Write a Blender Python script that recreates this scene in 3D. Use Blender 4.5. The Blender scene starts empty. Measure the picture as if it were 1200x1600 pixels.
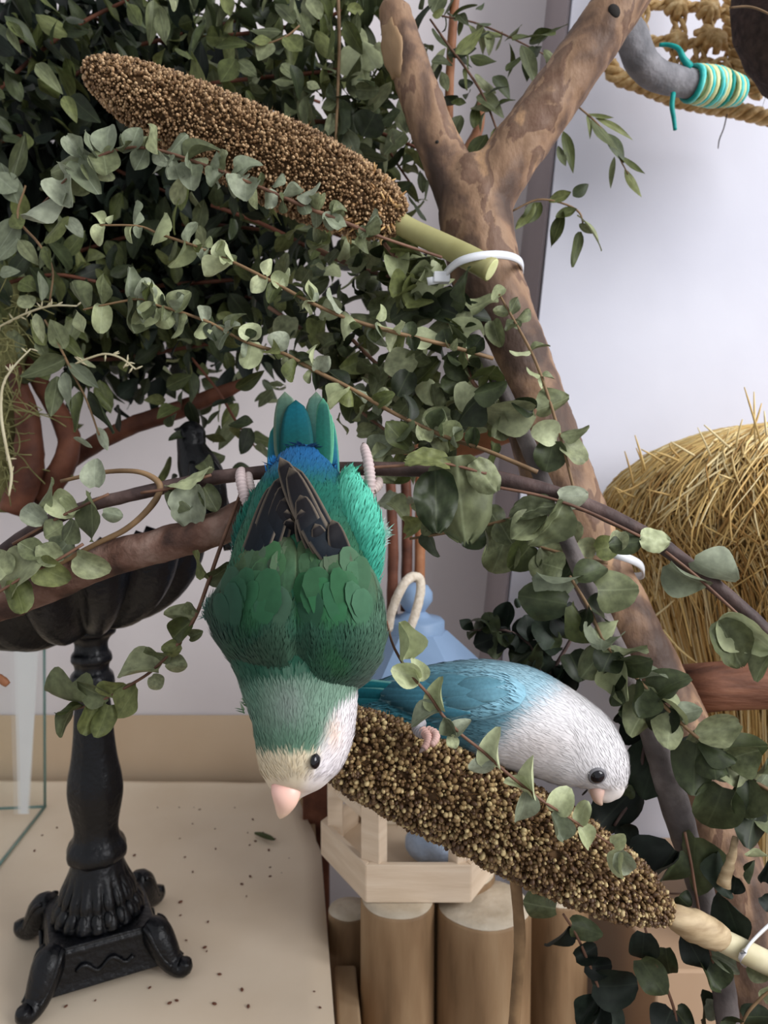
import bpy, bmesh, math, random
from mathutils import Vector, Matrix, noise
from mathutils.bvhtree import BVHTree

scene = bpy.context.scene
COL = scene.collection
rng = random.Random(7)

# ---------------------------------------------------------------- camera
FPX = 1155.0                      # focal length in pixels of the 1200x1600 frame
PITCH = math.radians(4.0)
CAM = Vector((0.0, 0.0, 0.40))
FWD = Vector((0, math.cos(PITCH), -math.sin(PITCH)))
UP = Vector((0, math.sin(PITCH), math.cos(PITCH)))
RIGHT = Vector((1, 0, 0))
cam_data = bpy.data.cameras.new('camera')
cam_data.sensor_fit = 'VERTICAL'
cam_data.sensor_height = 36.0
cam_data.lens = FPX / 1600.0 * 36.0
cam_data.clip_start = 0.01
cam_data.dof.use_dof = True
cam_data.dof.focus_distance = 0.315
cam_data.dof.aperture_fstop = 18.0
cam = bpy.data.objects.new('camera', cam_data)
cam.location = CAM
cam.rotation_euler = (math.radians(90) - PITCH, 0, 0)
COL.objects.link(cam)
scene.camera = cam

# ---------------------------------------------------------------- light
world = bpy.data.worlds.new('world')
scene.world = world
world.use_nodes = True
bg = world.node_tree.nodes['Background']
bg.inputs[0].default_value = (0.93, 0.95, 1.0, 1)
bg.inputs[1].default_value = 0.50

def area(name, loc, target, size, size_y, power, color):
    l = bpy.data.lights.new(name, 'AREA')
    l.shape = 'RECTANGLE'
    l.size = size
    l.size_y = size_y
    l.energy = power
    l.color = color
    o = bpy.data.objects.new(name, l)
    o.location = loc
    o.rotation_euler = (Vector(target) - Vector(loc)).to_track_quat('-Z', 'Y').to_euler()
    COL.objects.link(o)
    return o
# daylight from the room's window, up on the right behind the photographer
area('window_light', (1.65, -0.60, 1.30), (0.0, 0.5, 0.3), 1.3, 1.5, 47.0, (0.98, 0.98, 1.0))

scene.view_settings.view_transform = 'Standard'
scene.view_settings.look = 'None'
scene.view_settings.gamma = 1.0
scene.view_settings.use_curve_mapping = False
scene.view_settings.exposure = 0.36

# ---------------------------------------------------------------- helpers
def P(x, y, d):
    """point seen at pixel (x, y), d metres along the viewing axis"""
    return CAM + FWD * d + RIGHT * ((x - 600.0) / FPX * d) + UP * ((800.0 - y) / FPX * d)
def ray(x, y):
    return (FWD + RIGHT * ((x - 600.0) / FPX) + UP * ((800.0 - y) / FPX))
def PZ(x, y, z):
    r = ray(x, y)
    return CAM + r * ((z - CAM.z) / r.z)
def PY(x, y, Y):
    r = ray(x, y)
    return CAM + r * (Y / r.y)
def depth(p):
    return (p - CAM).dot(FWD)
def project(p):
    q = p - CAM
    d = q.dot(FWD)
    return 600 + q.x / d * FPX, 800 - q.dot(UP) / d * FPX
def lin(c):
    def f(v):
        v /= 255.0
        return v / 12.92 if v <= 0.04045 else ((v + 0.055) / 1.055) ** 2.4
    return (f(c[0]), f(c[1]), f(c[2]))
def mixc(a, b, t):
    t = max(0.0, min(1.0, t))
    return tuple(a[i] * (1 - t) + b[i] * t for i in range(3))
def sstep(a, b, x):
    t = max(0.0, min(1.0, (x - a) / (b - a)))
    return t * t * (3 - 2 * t)

def thing(name, label, cat, loc, group=None):
    o = bpy.data.objects.new(name, None)
    o.empty_display_size = 0.02
    o.location = loc
    COL.objects.link(o)
    o['label'] = label
    o['category'] = cat
    if group:
        o['group'] = group
    return o
def root_of(o):
    while o.parent:
        o = o.parent
    return o
def mesh_obj(name, verts, faces, mat, parent=None, smooth=True, colors=None, kind=None, label=None):
    """one mesh object; verts are world coordinates"""
    off = Vector(root_of(parent).location) if parent else Vector((0, 0, 0))
    me = bpy.data.meshes.new(name)
    me.from_pydata([tuple(Vector(v) - off) for v in verts], [], faces)
    me.update()
    if smooth:
        me.polygons.foreach_set('use_smooth', [True] * len(me.polygons))
    if colors is not None:
        a = me.color_attributes.new('tint', 'FLOAT_COLOR', 'POINT')
        flat = []
        for c in colors:
            flat += [c[0], c[1], c[2], 1.0]
        a.data.foreach_set('color', flat)
    for m in (mat if isinstance(mat, (list, tuple)) else [mat]):
        me.materials.append(m)
    o = bpy.data.objects.new(name, me)
    COL.objects.link(o)
    if parent:
        o.parent = parent
    if kind:
        o['kind'] = kind
    if label:
        o['label'] = label
    return o
def tag(o, label, cat, group=None):
    o['label'] = label
    o['category'] = cat
    if group:
        o['group'] = group
    return o

def catmull(pts, n):
    """smooth a list of equal-length tuples, n steps for each span"""
    pts = [tuple(p) for p in pts]
    if len(pts) < 3:
        out = []
        for i in range(n + 1):
            t = i / n
            out.append(tuple(a * (1 - t) + b * t for a, b in zip(pts[0], pts[-1])))
        return out
    ext = [tuple(2 * a - b for a, b in zip(pts[0], pts[1]))] + pts + [tuple(2 * a - b for a, b in zip(pts[-1], pts[-2]))]
    out = []
    for i in range(1, len(ext) - 2):
        p0, p1, p2, p3 = ext[i - 1:i + 3]
        for k in range(n):
            t = k / n
            out.append(tuple(0.5 * (2 * b + (c - a) * t + (2 * a - 5 * b + 4 * c - d) * t * t + (3 * b - a - 3 * c + d) * t ** 3)
                             for a, b, c, d in zip(p0, p1, p2, p3)))
    out.append(pts[-1])
    return out

def tube(pts, radii, seg=8, cap=True, bump=0.0, bscale=60.0, round_end=0):
    """verts, faces of a tube with parallel-transported rings"""
    pts = [Vector(p) for p in pts]
    n = len(pts)
    T = []
    for i in range(n):
        t = pts[min(i + 1, n - 1)] - pts[max(i - 1, 0)]
        T.append(t.normalized() if t.length > 1e-9 else Vector((0, 0, 1)))
    a = Vector((0, 0, 1)) if abs(T[0].z) < 0.9 else Vector((1, 0, 0))
    N = (a - T[0] * a.dot(T[0])).normalized()
    verts, faces = [], []
    for i in range(n):
        N = (N - T[i] * N.dot(T[i]))
        N = N.normalized() if N.length > 1e-9 else T[i].orthogonal().normalized()
        B = T[i].cross(N)
        for k in range(seg):
            an = 2 * math.pi * k / seg
            r = radii[i]
            dirv = N * math.cos(an) + B * math.sin(an)
            if bump:
                q = pts[i] + dirv * r
                r *= 1 + bump * noise.noise(q * bscale) + 0.5 * bump * noise.noise(q * bscale * 2.7)
            verts.append(pts[i] + dirv * r)
    for i in range(n - 1):
        for k in range(seg):
            k2 = (k + 1) % seg
            faces.append((i * seg + k, i * seg + k2, (i + 1) * seg + k2, (i + 1) * seg + k))
    if cap:
        verts.append(pts[0]); verts.append(pts[-1])
        c0, c1 = len(verts) - 2, len(verts) - 1
        for k in range(seg):
            k2 = (k + 1) % seg
            faces.append((c0, k2, k))
            faces.append((c1, (n - 1) * seg + k, (n - 1) * seg + k2))
    return verts, faces
def pxtube(spec, n=6, seg=8, **kw):
    """tube from (px, py, depth, radius in px) control points"""
    s = catmull(spec, n)
    return tube([P(q[0], q[1], q[2]) for q in s], [max(q[3], 0.2) * q[2] / FPX for q in s], seg, **kw)
def join(*vf):
    V, F = [], []
    for v, f in vf:
        o = len(V)
        V += list(v)
        F += [tuple(i + o for i in q) for q in f]
    return V, F
def lathe(center, prof, seg=32, mod=None, yaw=0.0):
    """prof: (radius, z) list around a vertical axis at center (x, y)"""
    V, F = [], []
    for i, (r, z) in enumerate(prof):
        for k in range(seg):
            an = 2 * math.pi * k / seg + yaw
            rr, zz = (r, z) if mod is None else mod(i, an, r, z)
            V.append(Vector((center[0] + rr * math.cos(an), center[1] + rr * math.sin(an), zz)))
    n = len(prof)
    for i in range(n - 1):
        for k in range(seg):
            k2 = (k + 1) % seg
            F.append((i * seg + k, i * seg + k2, (i + 1) * seg + k2, (i + 1) * seg + k))
    V.append(Vector((center[0], center[1], prof[0][1]))); V.append(Vector((center[0], center[1], prof[-1][1])))
    a, b = len(V) - 2, len(V) - 1
    for k in range(seg):
        k2 = (k + 1) % seg
        F.append((a, k2, k))
        F.append((b, (n - 1) * seg + k, (n - 1) * seg + k2))
    return V, F
def prism(poly, z0, z1):
    """vertical prism over a counter-clockwise polygon of (x, y)"""
    n = len(poly)
    V = [Vector((x, y, z0)) for x, y in poly] + [Vector((x, y, z1)) for x, y in poly]
    F = [tuple(range(n))[::-1], tuple(range(n, 2 * n))]
    for k in range(n):
        k2 = (k + 1) % n
        F.append((k, k2, n + k2, n + k))
    return V, F
def hull8(bot, top):
    """a box from four bottom and four top corners (same order)"""
    V = [Vector(v) for v in bot] + [Vector(v) for v in top]
    return V, [(3, 2, 1, 0), (4, 5, 6, 7), (0, 1, 5, 4), (1, 2, 6, 5), (2, 3, 7, 6), (3, 0, 4, 7)]
def box(c, sx, sy, sz, yaw=0.0):
    cs, sn = math.cos(yaw), math.sin(yaw)
    q = []
    for z in (-sz, sz):
        for x, y in ((-sx, -sy), (sx, -sy), (sx, sy), (-sx, sy)):
            q.append(Vector((c[0] + x * cs - y * sn, c[1] + x * sn + y * cs, c[2] + z)))
    return hull8(q[:4], q[4:])
def ellipsoid(c, ax, ay, az, nu=12, nv=8):
    """c centre; ax, ay, az half-axis vectors"""
    V, F = [], []
    for i in range(nv + 1):
        th = math.pi * i / nv
        for k in range(nu):
            ph = 2 * math.pi * k / nu
            V.append(c + ax * (math.sin(th) * math.cos(ph)) + ay * (math.sin(th) * math.sin(ph)) + az * math.cos(th))
    for i in range(nv):
        for k in range(nu):
            k2 = (k + 1) % nu
            F.append((i * nu + k, (i + 1) * nu + k, (i + 1) * nu + k2, i * nu + k2))
    return V, F
def add_bevel(o, w, seg=2):
    m = o.modifiers.new('bevel', 'BEVEL')
    m.width = w
    m.segments = seg
    m.limit_method = 'ANGLE'
    return o

# ---------------------------------------------------------------- materials
def new_mat(name):
    m = bpy.data.materials.new(name)
    m.use_nodes = True
    nt = m.node_tree
    return m, nt, nt.nodes['Principled BSDF']
def N(nt, t, **kw):
    n = nt.nodes.new(t)
    for k, v in kw.items():
        setattr(n, k, v)
    return n
def ramp(nt, stops):
    r = N(nt, 'ShaderNodeValToRGB')
    e = r.color_ramp.elements
    while len(e) < len(stops):
        e.new(0.5)
    for q, (p, c) in zip(e, stops):
        q.position = p
        q.color = (*lin(c), 1)
    return r
def noise_mat(name, stops, scale=40.0, detail=5.0, rough=0.7, stretch=None, bump=0.0, bump_scale=None, spec=0.3, coat=0.0, distort=0.0, metallic=0.0, coord='Object'):
    m, nt, b = new_mat(name)
    tc = N(nt, 'ShaderNodeTexCoord')
    src = tc.outputs[coord]
    if stretch:
        mp = N(nt, 'ShaderNodeMapping')
        mp.inputs['Scale'].default_value = stretch
        nt.links.new(src, mp.inputs[0])
        src = mp.outputs[0]
    nz = N(nt, 'ShaderNodeTexNoise')
    nz.inputs['Scale'].default_value = scale
    nz.inputs['Detail'].default_value = detail
    nz.inputs['Distortion'].default_value = distort
    nt.links.new(src, nz.inputs['Vector'])
    r = ramp(nt, stops)
    nt.links.new(nz.outputs[0], r.inputs[0])
    nt.links.new(r.outputs[0], b.inputs['Base Color'])
    b.inputs['Roughness'].default_value = rough
    b.inputs['Specular IOR Level'].default_value = spec
    b.inputs['Metallic'].default_value = metallic
    b.inputs['Coat Weight'].default_value = coat
    if bump:
        n2 = N(nt, 'ShaderNodeTexNoise')
        n2.inputs['Scale'].default_value = bump_scale or scale * 3
        n2.inputs['Detail'].default_value = 6
        nt.links.new(src, n2.inputs['Vector'])
        bp = N(nt, 'ShaderNodeBump')
        bp.inputs['Strength'].default_value = bump
        bp.inputs['Distance'].default_value = 0.002
        nt.links.new(n2.outputs[0], bp.inputs['Height'])
        nt.links.new(bp.outputs[0], b.inputs['Normal'])
    return m
def tint_mat(name, rough=0.7, spec=0.2, sheen=0.0, noise_amt=0.0, nscale=900.0, stretch=(1, 1, 1), trans=0.0, bump=0.0):
    """colour comes from the mesh's own 'tint' attribute"""
    m, nt, b = new_mat(name)
    at = N(nt, 'ShaderNodeAttribute', attribute_name='tint')
    src = at.outputs['Color']
    if noise_amt:
        tc = N(nt, 'ShaderNodeTexCoord')
        mp = N(nt, 'ShaderNodeMapping')
        mp.inputs['Scale'].default_value = stretch
        nt.links.new(tc.outputs['Object'], mp.inputs[0])
        nz = N(nt, 'ShaderNodeTexNoise')
        nz.inputs['Scale'].default_value = nscale
        nz.inputs['Detail'].default_value = 3
        nt.links.new(mp.outputs[0], nz.inputs['Vector'])
        mr = N(nt, 'ShaderNodeMapRange')
        mr.inputs[1].default_value = 0.3
        mr.inputs[2].default_value = 0.7
        mr.inputs[3].default_value = 1 - noise_amt
        mr.inputs[4].default_value = 1 + noise_amt
        nt.links.new(nz.outputs[0], mr.inputs[0])
        vm = N(nt, 'ShaderNodeVectorMath', operation='SCALE')
        nt.links.new(src, vm.inputs[0])
        nt.links.new(mr.outputs[0], vm.inputs['Scale'])
        src = vm.outputs[0]
        if bump:
            bp = N(nt, 'ShaderNodeBump')
            bp.inputs['Strength'].default_value = bump
            bp.inputs['Distance'].default_value = 0.0006
            nt.links.new(nz.outputs[0], bp.inputs['Height'])
            nt.links.new(bp.outputs[0], b.inputs['Normal'])
    nt.links.new(src, b.inputs['Base Color'])
    b.inputs['Roughness'].default_value = rough
    b.inputs['Specular IOR Level'].default_value = spec
    b.inputs['Sheen Weight'].default_value = sheen
    return m
def leaf_mat(name, stops, rough=0.55, rib=(170, 180, 140), trans=0.18, blotch=0.35):
    m, nt, b = new_mat(name)
    oi = N(nt, 'ShaderNodeObjectInfo')
    r = ramp(nt, stops)
    nt.links.new(oi.outputs['Random'], r.inputs[0])
    tc = N(nt, 'ShaderNodeTexCoord')
    nz = N(nt, 'ShaderNodeTexNoise')
    nz.inputs['Scale'].default_value = 5.0
    nz.inputs['Detail'].default_value = 4
    add = N(nt, 'ShaderNodeVectorMath', operation='ADD')
    nt.links.new(tc.outputs['Object'], add.inputs[0])
    nt.links.new(oi.outputs['Random'], add.inputs[1])
    nt.links.new(add.outputs[0], nz.inputs['Vector'])
    mr = N(nt, 'ShaderNodeMapRange')
    mr.inputs[1].default_value = 0.3
    mr.inputs[2].default_value = 0.75
    mr.inputs[3].default_value = 1 - blotch
    mr.inputs[4].default_value = 1 + blotch
    nt.links.new(nz.outputs[0], mr.inputs[0])
    sc = N(nt, 'ShaderNodeVectorMath', operation='SCALE')
    nt.links.new(r.outputs[0], sc.inputs[0])
    nt.links.new(mr.outputs[0], sc.inputs['Scale'])
    # paler midrib along the leaf's own axis (x = 0)
    sx = N(nt, 'ShaderNodeSeparateXYZ')
    nt.links.new(tc.outputs['Object'], sx.inputs[0])
    ab = N(nt, 'ShaderNodeMath', operation='ABSOLUTE')
    nt.links.new(sx.outputs[0], ab.inputs[0])
    m2 = N(nt, 'ShaderNodeMapRange')
    m2.inputs[1].default_value = 0.008
    m2.inputs[2].default_value = 0.03
    m2.inputs[3].default_value = 0.22
    m2.inputs[4].default_value = 0.0
    nt.links.new(ab.outputs[0], m2.inputs[0])
    mx = N(nt, 'ShaderNodeMix', data_type='RGBA')
    nt.links.new(m2.outputs[0], mx.inputs['Factor'])
    nt.links.new(sc.outputs[0], mx.inputs['A'])
    mx.inputs['B'].default_value = (*lin(rib), 1)
    nt.links.new(mx.outputs['Result'], b.inputs['Base Color'])
    b.inputs['Roughness'].default_value = rough
    b.inputs['Specular IOR Level'].default_value = 0.3
    if trans:
        tr = N(nt, 'ShaderNodeBsdfTranslucent')
        nt.links.new(mx.outputs['Result'], tr.inputs[0])
        ms = N(nt, 'ShaderNodeMixShader')
        ms.inputs[0].default_value = trans
        out = nt.nodes['Material Output']
        nt.links.new(b.outputs[0], ms.inputs[1])
        nt.links.new(tr.outputs[0], ms.inputs[2])
        nt.links.new(ms.outputs[0], out.inputs[0])
    return m

M = {}
M['plaster'] = noise_mat('white_plaster', [(0.3, (206, 207, 219)), (0.7, (216, 217, 228))], 6, 6, 0.75, bump=0.5, bump_scale=14)
M['plaster_left'] = noise_mat('greyish_plaster', [(0.3, (218, 210, 212)), (0.7, (228, 221, 222))], 6, 5, 0.8, bump=0.2, bump_scale=20)
M['jamb'] = noise_mat('grey_jamb', [(0.3, (150, 138, 140)), (0.7, (164, 152, 153))], 5, 4, 0.7)
M['floor_wood'] = noise_mat('dark_floor_wood', [(0.3, (70, 48, 32)), (0.7, (120, 88, 60))], 12, 5, 0.6, stretch=(1, 8, 1))
M['paper'] = noise_mat('brown_paper', [(0.3, (216, 196, 170)), (0.55, (224, 206, 182)), (0.75, (229, 213, 190))], 7, 6, 0.6, bump=0.12, bump_scale=9)
M['paper_wall'] = noise_mat('darker_brown_paper', [(0.3, (198, 172, 142)), (0.7, (209, 185, 157))], 7, 6, 0.65, bump=0.1, bump_scale=12)
M['board'] = noise_mat('pale_board', [(0.3, (168, 140, 108)), (0.7, (190, 164, 132))], 10, 4, 0.6, stretch=(6, 1, 6))
M['carton'] = noise_mat('brown_carton', [(0.3, (178, 148, 120)), (0.7, (196, 168, 140))], 6, 5, 0.55, stretch=(1, 1, 0.3))
M['iron'] = noise_mat('black_cast_iron', [(0.3, (6, 7, 9)), (0.7, (14, 15, 20))], 70, 4, 0.30, bump=0.4, bump_scale=260, spec=0.32)
M['bark'] = noise_mat('smooth_mottled_bark', [(0.34, (72, 55, 46)), (0.43, (102, 79, 64)), (0.49, (134, 105, 82)), (0.53, (146, 117, 92)), (0.545, (106, 79, 63)), (0.60, (122, 97, 79)), (0.64, (174, 138, 104)), (0.72, (138, 120, 105))], 30, 8, 0.6, stretch=(1, 1, 0.6), bump=0.8, bump_scale=120, distort=0.5)
M['bark_dark'] = noise_mat('dark_twig_bark', [(0.3, (48, 38, 38)), (0.55, (84, 66, 62)), (0.75, (118, 98, 92))], 60, 6, 0.6, bump=0.4, bump_scale=200)
M['bark_grey'] = noise_mat('grey_twig_bark', [(0.3, (62, 56, 56)), (0.55, (100, 92, 90)), (0.75, (140, 132, 130))], 50, 6, 0.65, bump=0.4, bump_scale=200)
M['bark_log'] = noise_mat('rough_reddish_bark', [(0.3, (60, 42, 36)), (0.45, (98, 70, 58)), (0.55, (122, 94, 82)), (0.66, (142, 118, 106)), (0.76, (184, 128, 90))], 60, 8, 0.75, bump=1.0, bump_scale=160)
M['bark_red'] = noise_mat('red_brown_bark', [(0.3, (70, 40, 30)), (0.6, (112, 68, 50)), (0.8, (140, 92, 68))], 40, 6, 0.65, bump=0.5, bump_scale=120)
M['orange_wood'] = noise_mat('orange_brown_wood', [(0.3, (128, 82, 56)), (0.55, (166, 112, 78)), (0.75, (190, 140, 104))], 30, 6, 0.55, bump=0.4, bump_scale=100)
M['stem_tan'] = noise_mat('tan_sprig_stem', [(0.3, (100, 78, 54)), (0.7, (142, 114, 82))], 80, 4, 0.6)
M['stem_brown'] = noise_mat('brown_sprig_stem', [(0.3, (84, 58, 46)), (0.7, (128, 94, 74))], 80, 4, 0.6)
M['stem_green'] = noise_mat('green_millet_stalk', [(0.3, (128, 122, 74)), (0.7, (172, 168, 118))], 30, 4, 0.5, stretch=(1, 1, 1))
M['stalk_cut'] = noise_mat('pale_cut_pith', [(0.3, (196, 200, 140)), (0.7, (222, 224, 172))], 80, 4, 0.6)
M['stalk_dry'] = noise_mat('dry_pale_stalk', [(0.3, (176, 164, 126)), (0.7, (216, 208, 176))], 40, 4, 0.6)
M['husk'] = noise_mat('papery_husk', [(0.3, (140, 116, 84)), (0.7, (206, 184, 148))], 60, 5, 0.6, stretch=(1, 1, 4))
M['millet_core'] = noise_mat('brown_millet_core', [(0.3, (58, 40, 22)), (0.7, (100, 74, 46))], 200, 4, 0.8)
M['seed'] = tint_mat('millet_grain', 0.5, 0.35)
M['straw'] = tint_mat('dry_straw', 0.6, 0.3)
M['straw_core'] = noise_mat('straw_mass', [(0.3, (166, 134, 84)), (0.7, (216, 184, 128))], 120, 5, 0.8, stretch=(3, 3, 0.5), bump=0.6, bump_scale=200)
M['blue_roof'] = noise_mat('pale_blue_paint', [(0.3, (130, 156, 188)), (0.7, (142, 168, 200))], 20, 4, 0.45)
M['pale_wood'] = noise_mat('pale_pine_wood', [(0.3, (212, 190, 164)), (0.6, (226, 206, 182)), (0.75, (232, 216, 194))], 14, 5, 0.6, stretch=(1, 1, 9), bump=0.15, bump_scale=90)
M['log_side'] = noise_mat('peeled_log_side', [(0.28, (104, 82, 58)), (0.45, (142, 114, 84)), (0.58, (158, 130, 98)), (0.72, (172, 146, 114))], 18, 8, 0.6, stretch=(2, 2, 0.35), bump=0.3, bump_scale=50)
M['log_end'] = noise_mat('sawn_log_end', [(0.3, (186, 170, 146)), (0.7, (220, 208, 188))], 40, 6, 0.75, bump=0.4, bump_scale=200)
M['rope'] = noise_mat('cream_cotton_rope', [(0.3, (204, 190, 170)), (0.7, (230, 220, 204))], 300, 3, 0.85, bump=0.5, bump_scale=500)
M['zip'] = noise_mat('white_nylon', [(0.3, (214, 216, 220)), (0.7, (226, 228, 232))], 30, 3, 0.35, spec=0.5)
M['stone_blue'] = noise_mat('pale_blue_mineral', [(0.3, (168, 186, 212)), (0.7, (192, 208, 230))], 60, 6, 0.9, bump=0.6, bump_scale=160)
M['seagrass'] = noise_mat('golden_seagrass', [(0.3, (158, 122, 74)), (0.55, (196, 162, 110)), (0.75, (224, 200, 156))], 160, 5, 0.6, bump=0.5, bump_scale=320)
M['grey_perch'] = noise_mat('grey_sanded_perch', [(0.3, (104, 104, 108)), (0.7, (150, 148, 152))], 60, 6, 0.85, bump=0.5, bump_scale=260)
M['teal'] = noise_mat('teal_string', [(0.3, (10, 128, 124)), (0.7, (24, 160, 152))], 120, 3, 0.5)
M['aqua'] = noise_mat('aqua_string', [(0.3, (60, 196, 200)), (0.7, (120, 222, 214))], 120, 3, 0.5)
M['cream_string'] = noise_mat('pale_yellow_string', [(0.3, (206, 208, 150)), (0.7, (226, 228, 176))], 120, 3, 0.5)
M['dark_fibre'] = noise_mat('dark_brown_fibre', [(0.3, (38, 28, 26)), (0.7, (70, 54, 50))], 160, 6, 0.9, bump=0.7, bump_scale=300)
M['perch_wood'] = noise_mat('split_red_brown_wood', [(0.3, (82, 52, 40)), (0.55, (124, 82, 62)), (0.75, (152, 108, 84))], 22, 7, 0.65, stretch=(1, 6, 6), bump=0.6, bump_scale=50)
M['plume'] = tint_mat('feather_plumage', 0.75, 0.15, sheen=0.1, noise_amt=0.07, nscale=300)
M['feather'] = tint_mat('flight_feather', 0.65, 0.12, sheen=0.0, noise_amt=0.10, nscale=700)
M['skin'] = tint_mat('bird_skin', 0.55, 0.3)
M['beak'] = tint_mat('bird_beak', 0.35, 0.4)
m_, nt_, b_ = new_mat('bird_eye'); b_.inputs['Base Color'].default_value = (0.006, 0.005, 0.008, 1); b_.inputs['Roughness'].default_value = 0.12
M['eye'] = m_
m_, nt_, b_ = new_mat('hole_dark'); b_.inputs['Base Color'].default_value = (0.012, 0.009, 0.007, 1); b_.inputs['Roughness'].default_value = 0.9
M['hole'] = m_
m_, nt_, b_ = new_mat('clear_glass')
b_.inputs['Base Color'].default_value = (0.93, 0.97, 0.95, 1); b_.inputs['Roughness'].default_value = 0.02
b_.inputs['Transmission Weight'].default_value = 1.0; b_.inputs['IOR'].default_value = 1.02; b_.inputs['Alpha'].default_value = 0.35
M['glass'] = m_
m_, nt_, b_ = new_mat('green_glass_edge'); b_.inputs['Base Color'].default_value = (*lin((112, 140, 134)), 1); b_.inputs['Roughness'].default_value = 0.2
M['glass_edge'] = m_
m_, nt_, b_ = new_mat('reflection_white'); b_.inputs['Base Color'].default_value = (*lin((226, 226, 226)), 1); b_.inputs['Roughness'].default_value = 0.6
M['reflection_white'] = m_
M['moss'] = noise_mat('dry_yellow_moss', [(0.3, (96, 96, 58)), (0.7, (156, 152, 100))], 90, 4, 0.8)
# leaves
M['leaf_sage'] = leaf_mat('sage_eucalyptus_leaf', [(0.0, (78, 84, 58)), (0.35, (104, 111, 78)), (0.7, (128, 134, 99)), (1.0, (150, 155, 120))])
M['leaf_pale'] = leaf_mat('pale_dried_eucalyptus_leaf', [(0.0, (150, 158, 116)), (0.5, (172, 179, 138)), (1.0, (192, 199, 158))], rib=(196, 204, 170), blotch=0.2)
M['leaf_silver'] = leaf_mat('silvery_eucalyptus_leaf', [(0.0, (106, 114, 90)), (0.5, (134, 142, 118)), (1.0, (158, 164, 142))], rib=(178, 188, 166), blotch=0.25)
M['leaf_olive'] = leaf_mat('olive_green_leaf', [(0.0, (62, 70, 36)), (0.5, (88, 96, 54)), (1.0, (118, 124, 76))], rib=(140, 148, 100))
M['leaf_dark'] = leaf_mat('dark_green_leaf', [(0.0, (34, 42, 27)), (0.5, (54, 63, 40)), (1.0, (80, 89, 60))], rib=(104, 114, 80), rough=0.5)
M['leaf_deep'] = leaf_mat('deep_green_shade_leaf', [(0.0, (18, 25, 20)), (0.5, (28, 37, 29)), (1.0, (44, 56, 42))], rib=(64, 76, 60), rough=0.6)  # darkest leaf; on the bush's back branches its colour carries the shade

# ================================================================ the setting
def structure(o):
    o['kind'] = 'structure'
    return o
YW, YR = 0.90, 0.76             # back wall, and the plastered wall that stands proud of it
v, f = hull8([(-1.4, YW, -0.2), (1.4, YW, -0.2), (1.4, YW + 0.05, -0.2), (-1.4, YW + 0.05, -0.2)],
             [(-1.4, YW, 1.5), (1.4, YW, 1.5), (1.4, YW + 0.05, 1.5), (-1.4, YW + 0.05, 1.5)])
structure(mesh_obj('wall_back', v, f, M['plaster_left'], smooth=False))
e0, e1 = PY(768, 1150, YR), PY(893, -40, YR)
sl = (e1.x - e0.x) / (e1.z - e0.z)
xe = lambda z: e0.x + (z - e0.z) * sl
v, f = hull8([(xe(-0.2) + 0.004, YR, -0.2), (1.4, YR, -0.2), (1.4, YW, -0.2), (xe(-0.2) + 0.004, YW, -0.2)],
             [(xe(1.5) + 0.004, YR, 1.5), (1.4, YR, 1.5), (1.4, YW, 1.5), (xe(1.5) + 0.004, YW, 1.5)])
structure(mesh_obj('wall_right', v, f, M['plaster'], smooth=False))
v, f = hull8([(xe(-0.2), YR + 0.006, -0.2), (xe(-0.2) + 0.003, YR + 0.006, -0.2), (xe(-0.2) + 0.003, YW, -0.2), (xe(-0.2), YW, -0.2)],
             [(xe(1.5), YR + 0.006, 1.5), (xe(1.5) + 0.003, YR + 0.006, 1.5), (xe(1.5) + 0.003, YW, 1.5), (xe(1.5), YW, 1.5)])
structure(mesh_obj('trim_1', v, f, M['jamb'], smooth=False))
v, f = hull8([(-1.4, -0.4, -0.24), (1.4, -0.4, -0.24), (1.4, YW, -0.24), (-1.4, YW, -0.24)],
             [(-1.4, -0.4, -0.2), (1.4, -0.4, -0.2), (1.4, YW, -0.2), (-1.4, YW, -0.2)])
structure(mesh_obj('floor', v, f, M['floor_wood'], smooth=False))

# ---- low table and the brown paper that lines it and turns up the wall
ra, rb = PZ(526, 1640, 0), PZ(496, 1262, 0)
rx = lambda y: rb.x + (ra.x - rb.x) * (y - rb.y) / (ra.y - rb.y)
t = thing('low_table', 'pale wooden low table under brown paper at left', 'table', (-0.4, 0.6, -0.2))
poly = [(-0.85, 0.25), (rx(0.25) - 0.004, 0.25), (rx(0.88) - 0.004, 0.88), (-0.85, 0.88)]
o = mesh_obj('table_top', *prism(poly, -0.03, -0.0015), M['board'], t, smooth=False)
for x, y in ((-0.8, 0.3), (rx(0.3) - 0.04, 0.3), (rx(0.84) - 0.04, 0.84), (-0.8, 0.84)):
    mesh_obj('leg', *box((x, y, -0.115), 0.02, 0.02, 0.085), M['board'], t, smooth=False)
prof = [(0.25, 0.0), (0.40, 0.0), (0.55, 0.0), (0.70, 0.0), (0.78, 0.001), (0.83, 0.002), (0.860, 0.005), (0.876, 0.010)]
prof = catmull(prof, 4)
V, F = [], []
NX = 40
for i, (y, z) in enumerate(prof):
    for k in range(NX + 1):
        q = k / NX
        xr = rx(min(y, 0.80))
        if y > 0.74:                       # the corner of the sheet is cut round at the back
            xr -= 0.004 + 0.03 * sstep(0.74, 0.89, y)
        x = -0.85 + (xr + 0.85) * q
        z2 = z + 0.003 * noise.noise(Vector((x * 9, y * 7, 1.3))) * sstep(0.5, 0.8, y) + (0.0035 * sstep(0.9, 1.0, q) * sstep(0.5, 0.75, y))
        V.append(Vector((x, y - 0.012 * sstep(0.85, 1.0, q) * sstep(0.84, 0.89, y), max(z2, 0.0))))
for i in range(len(prof) - 1):
    for k in range(NX):
        a = i * (NX + 1) + k
        F.append((a, a + 1, a + NX + 2, a + NX + 1))
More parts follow.
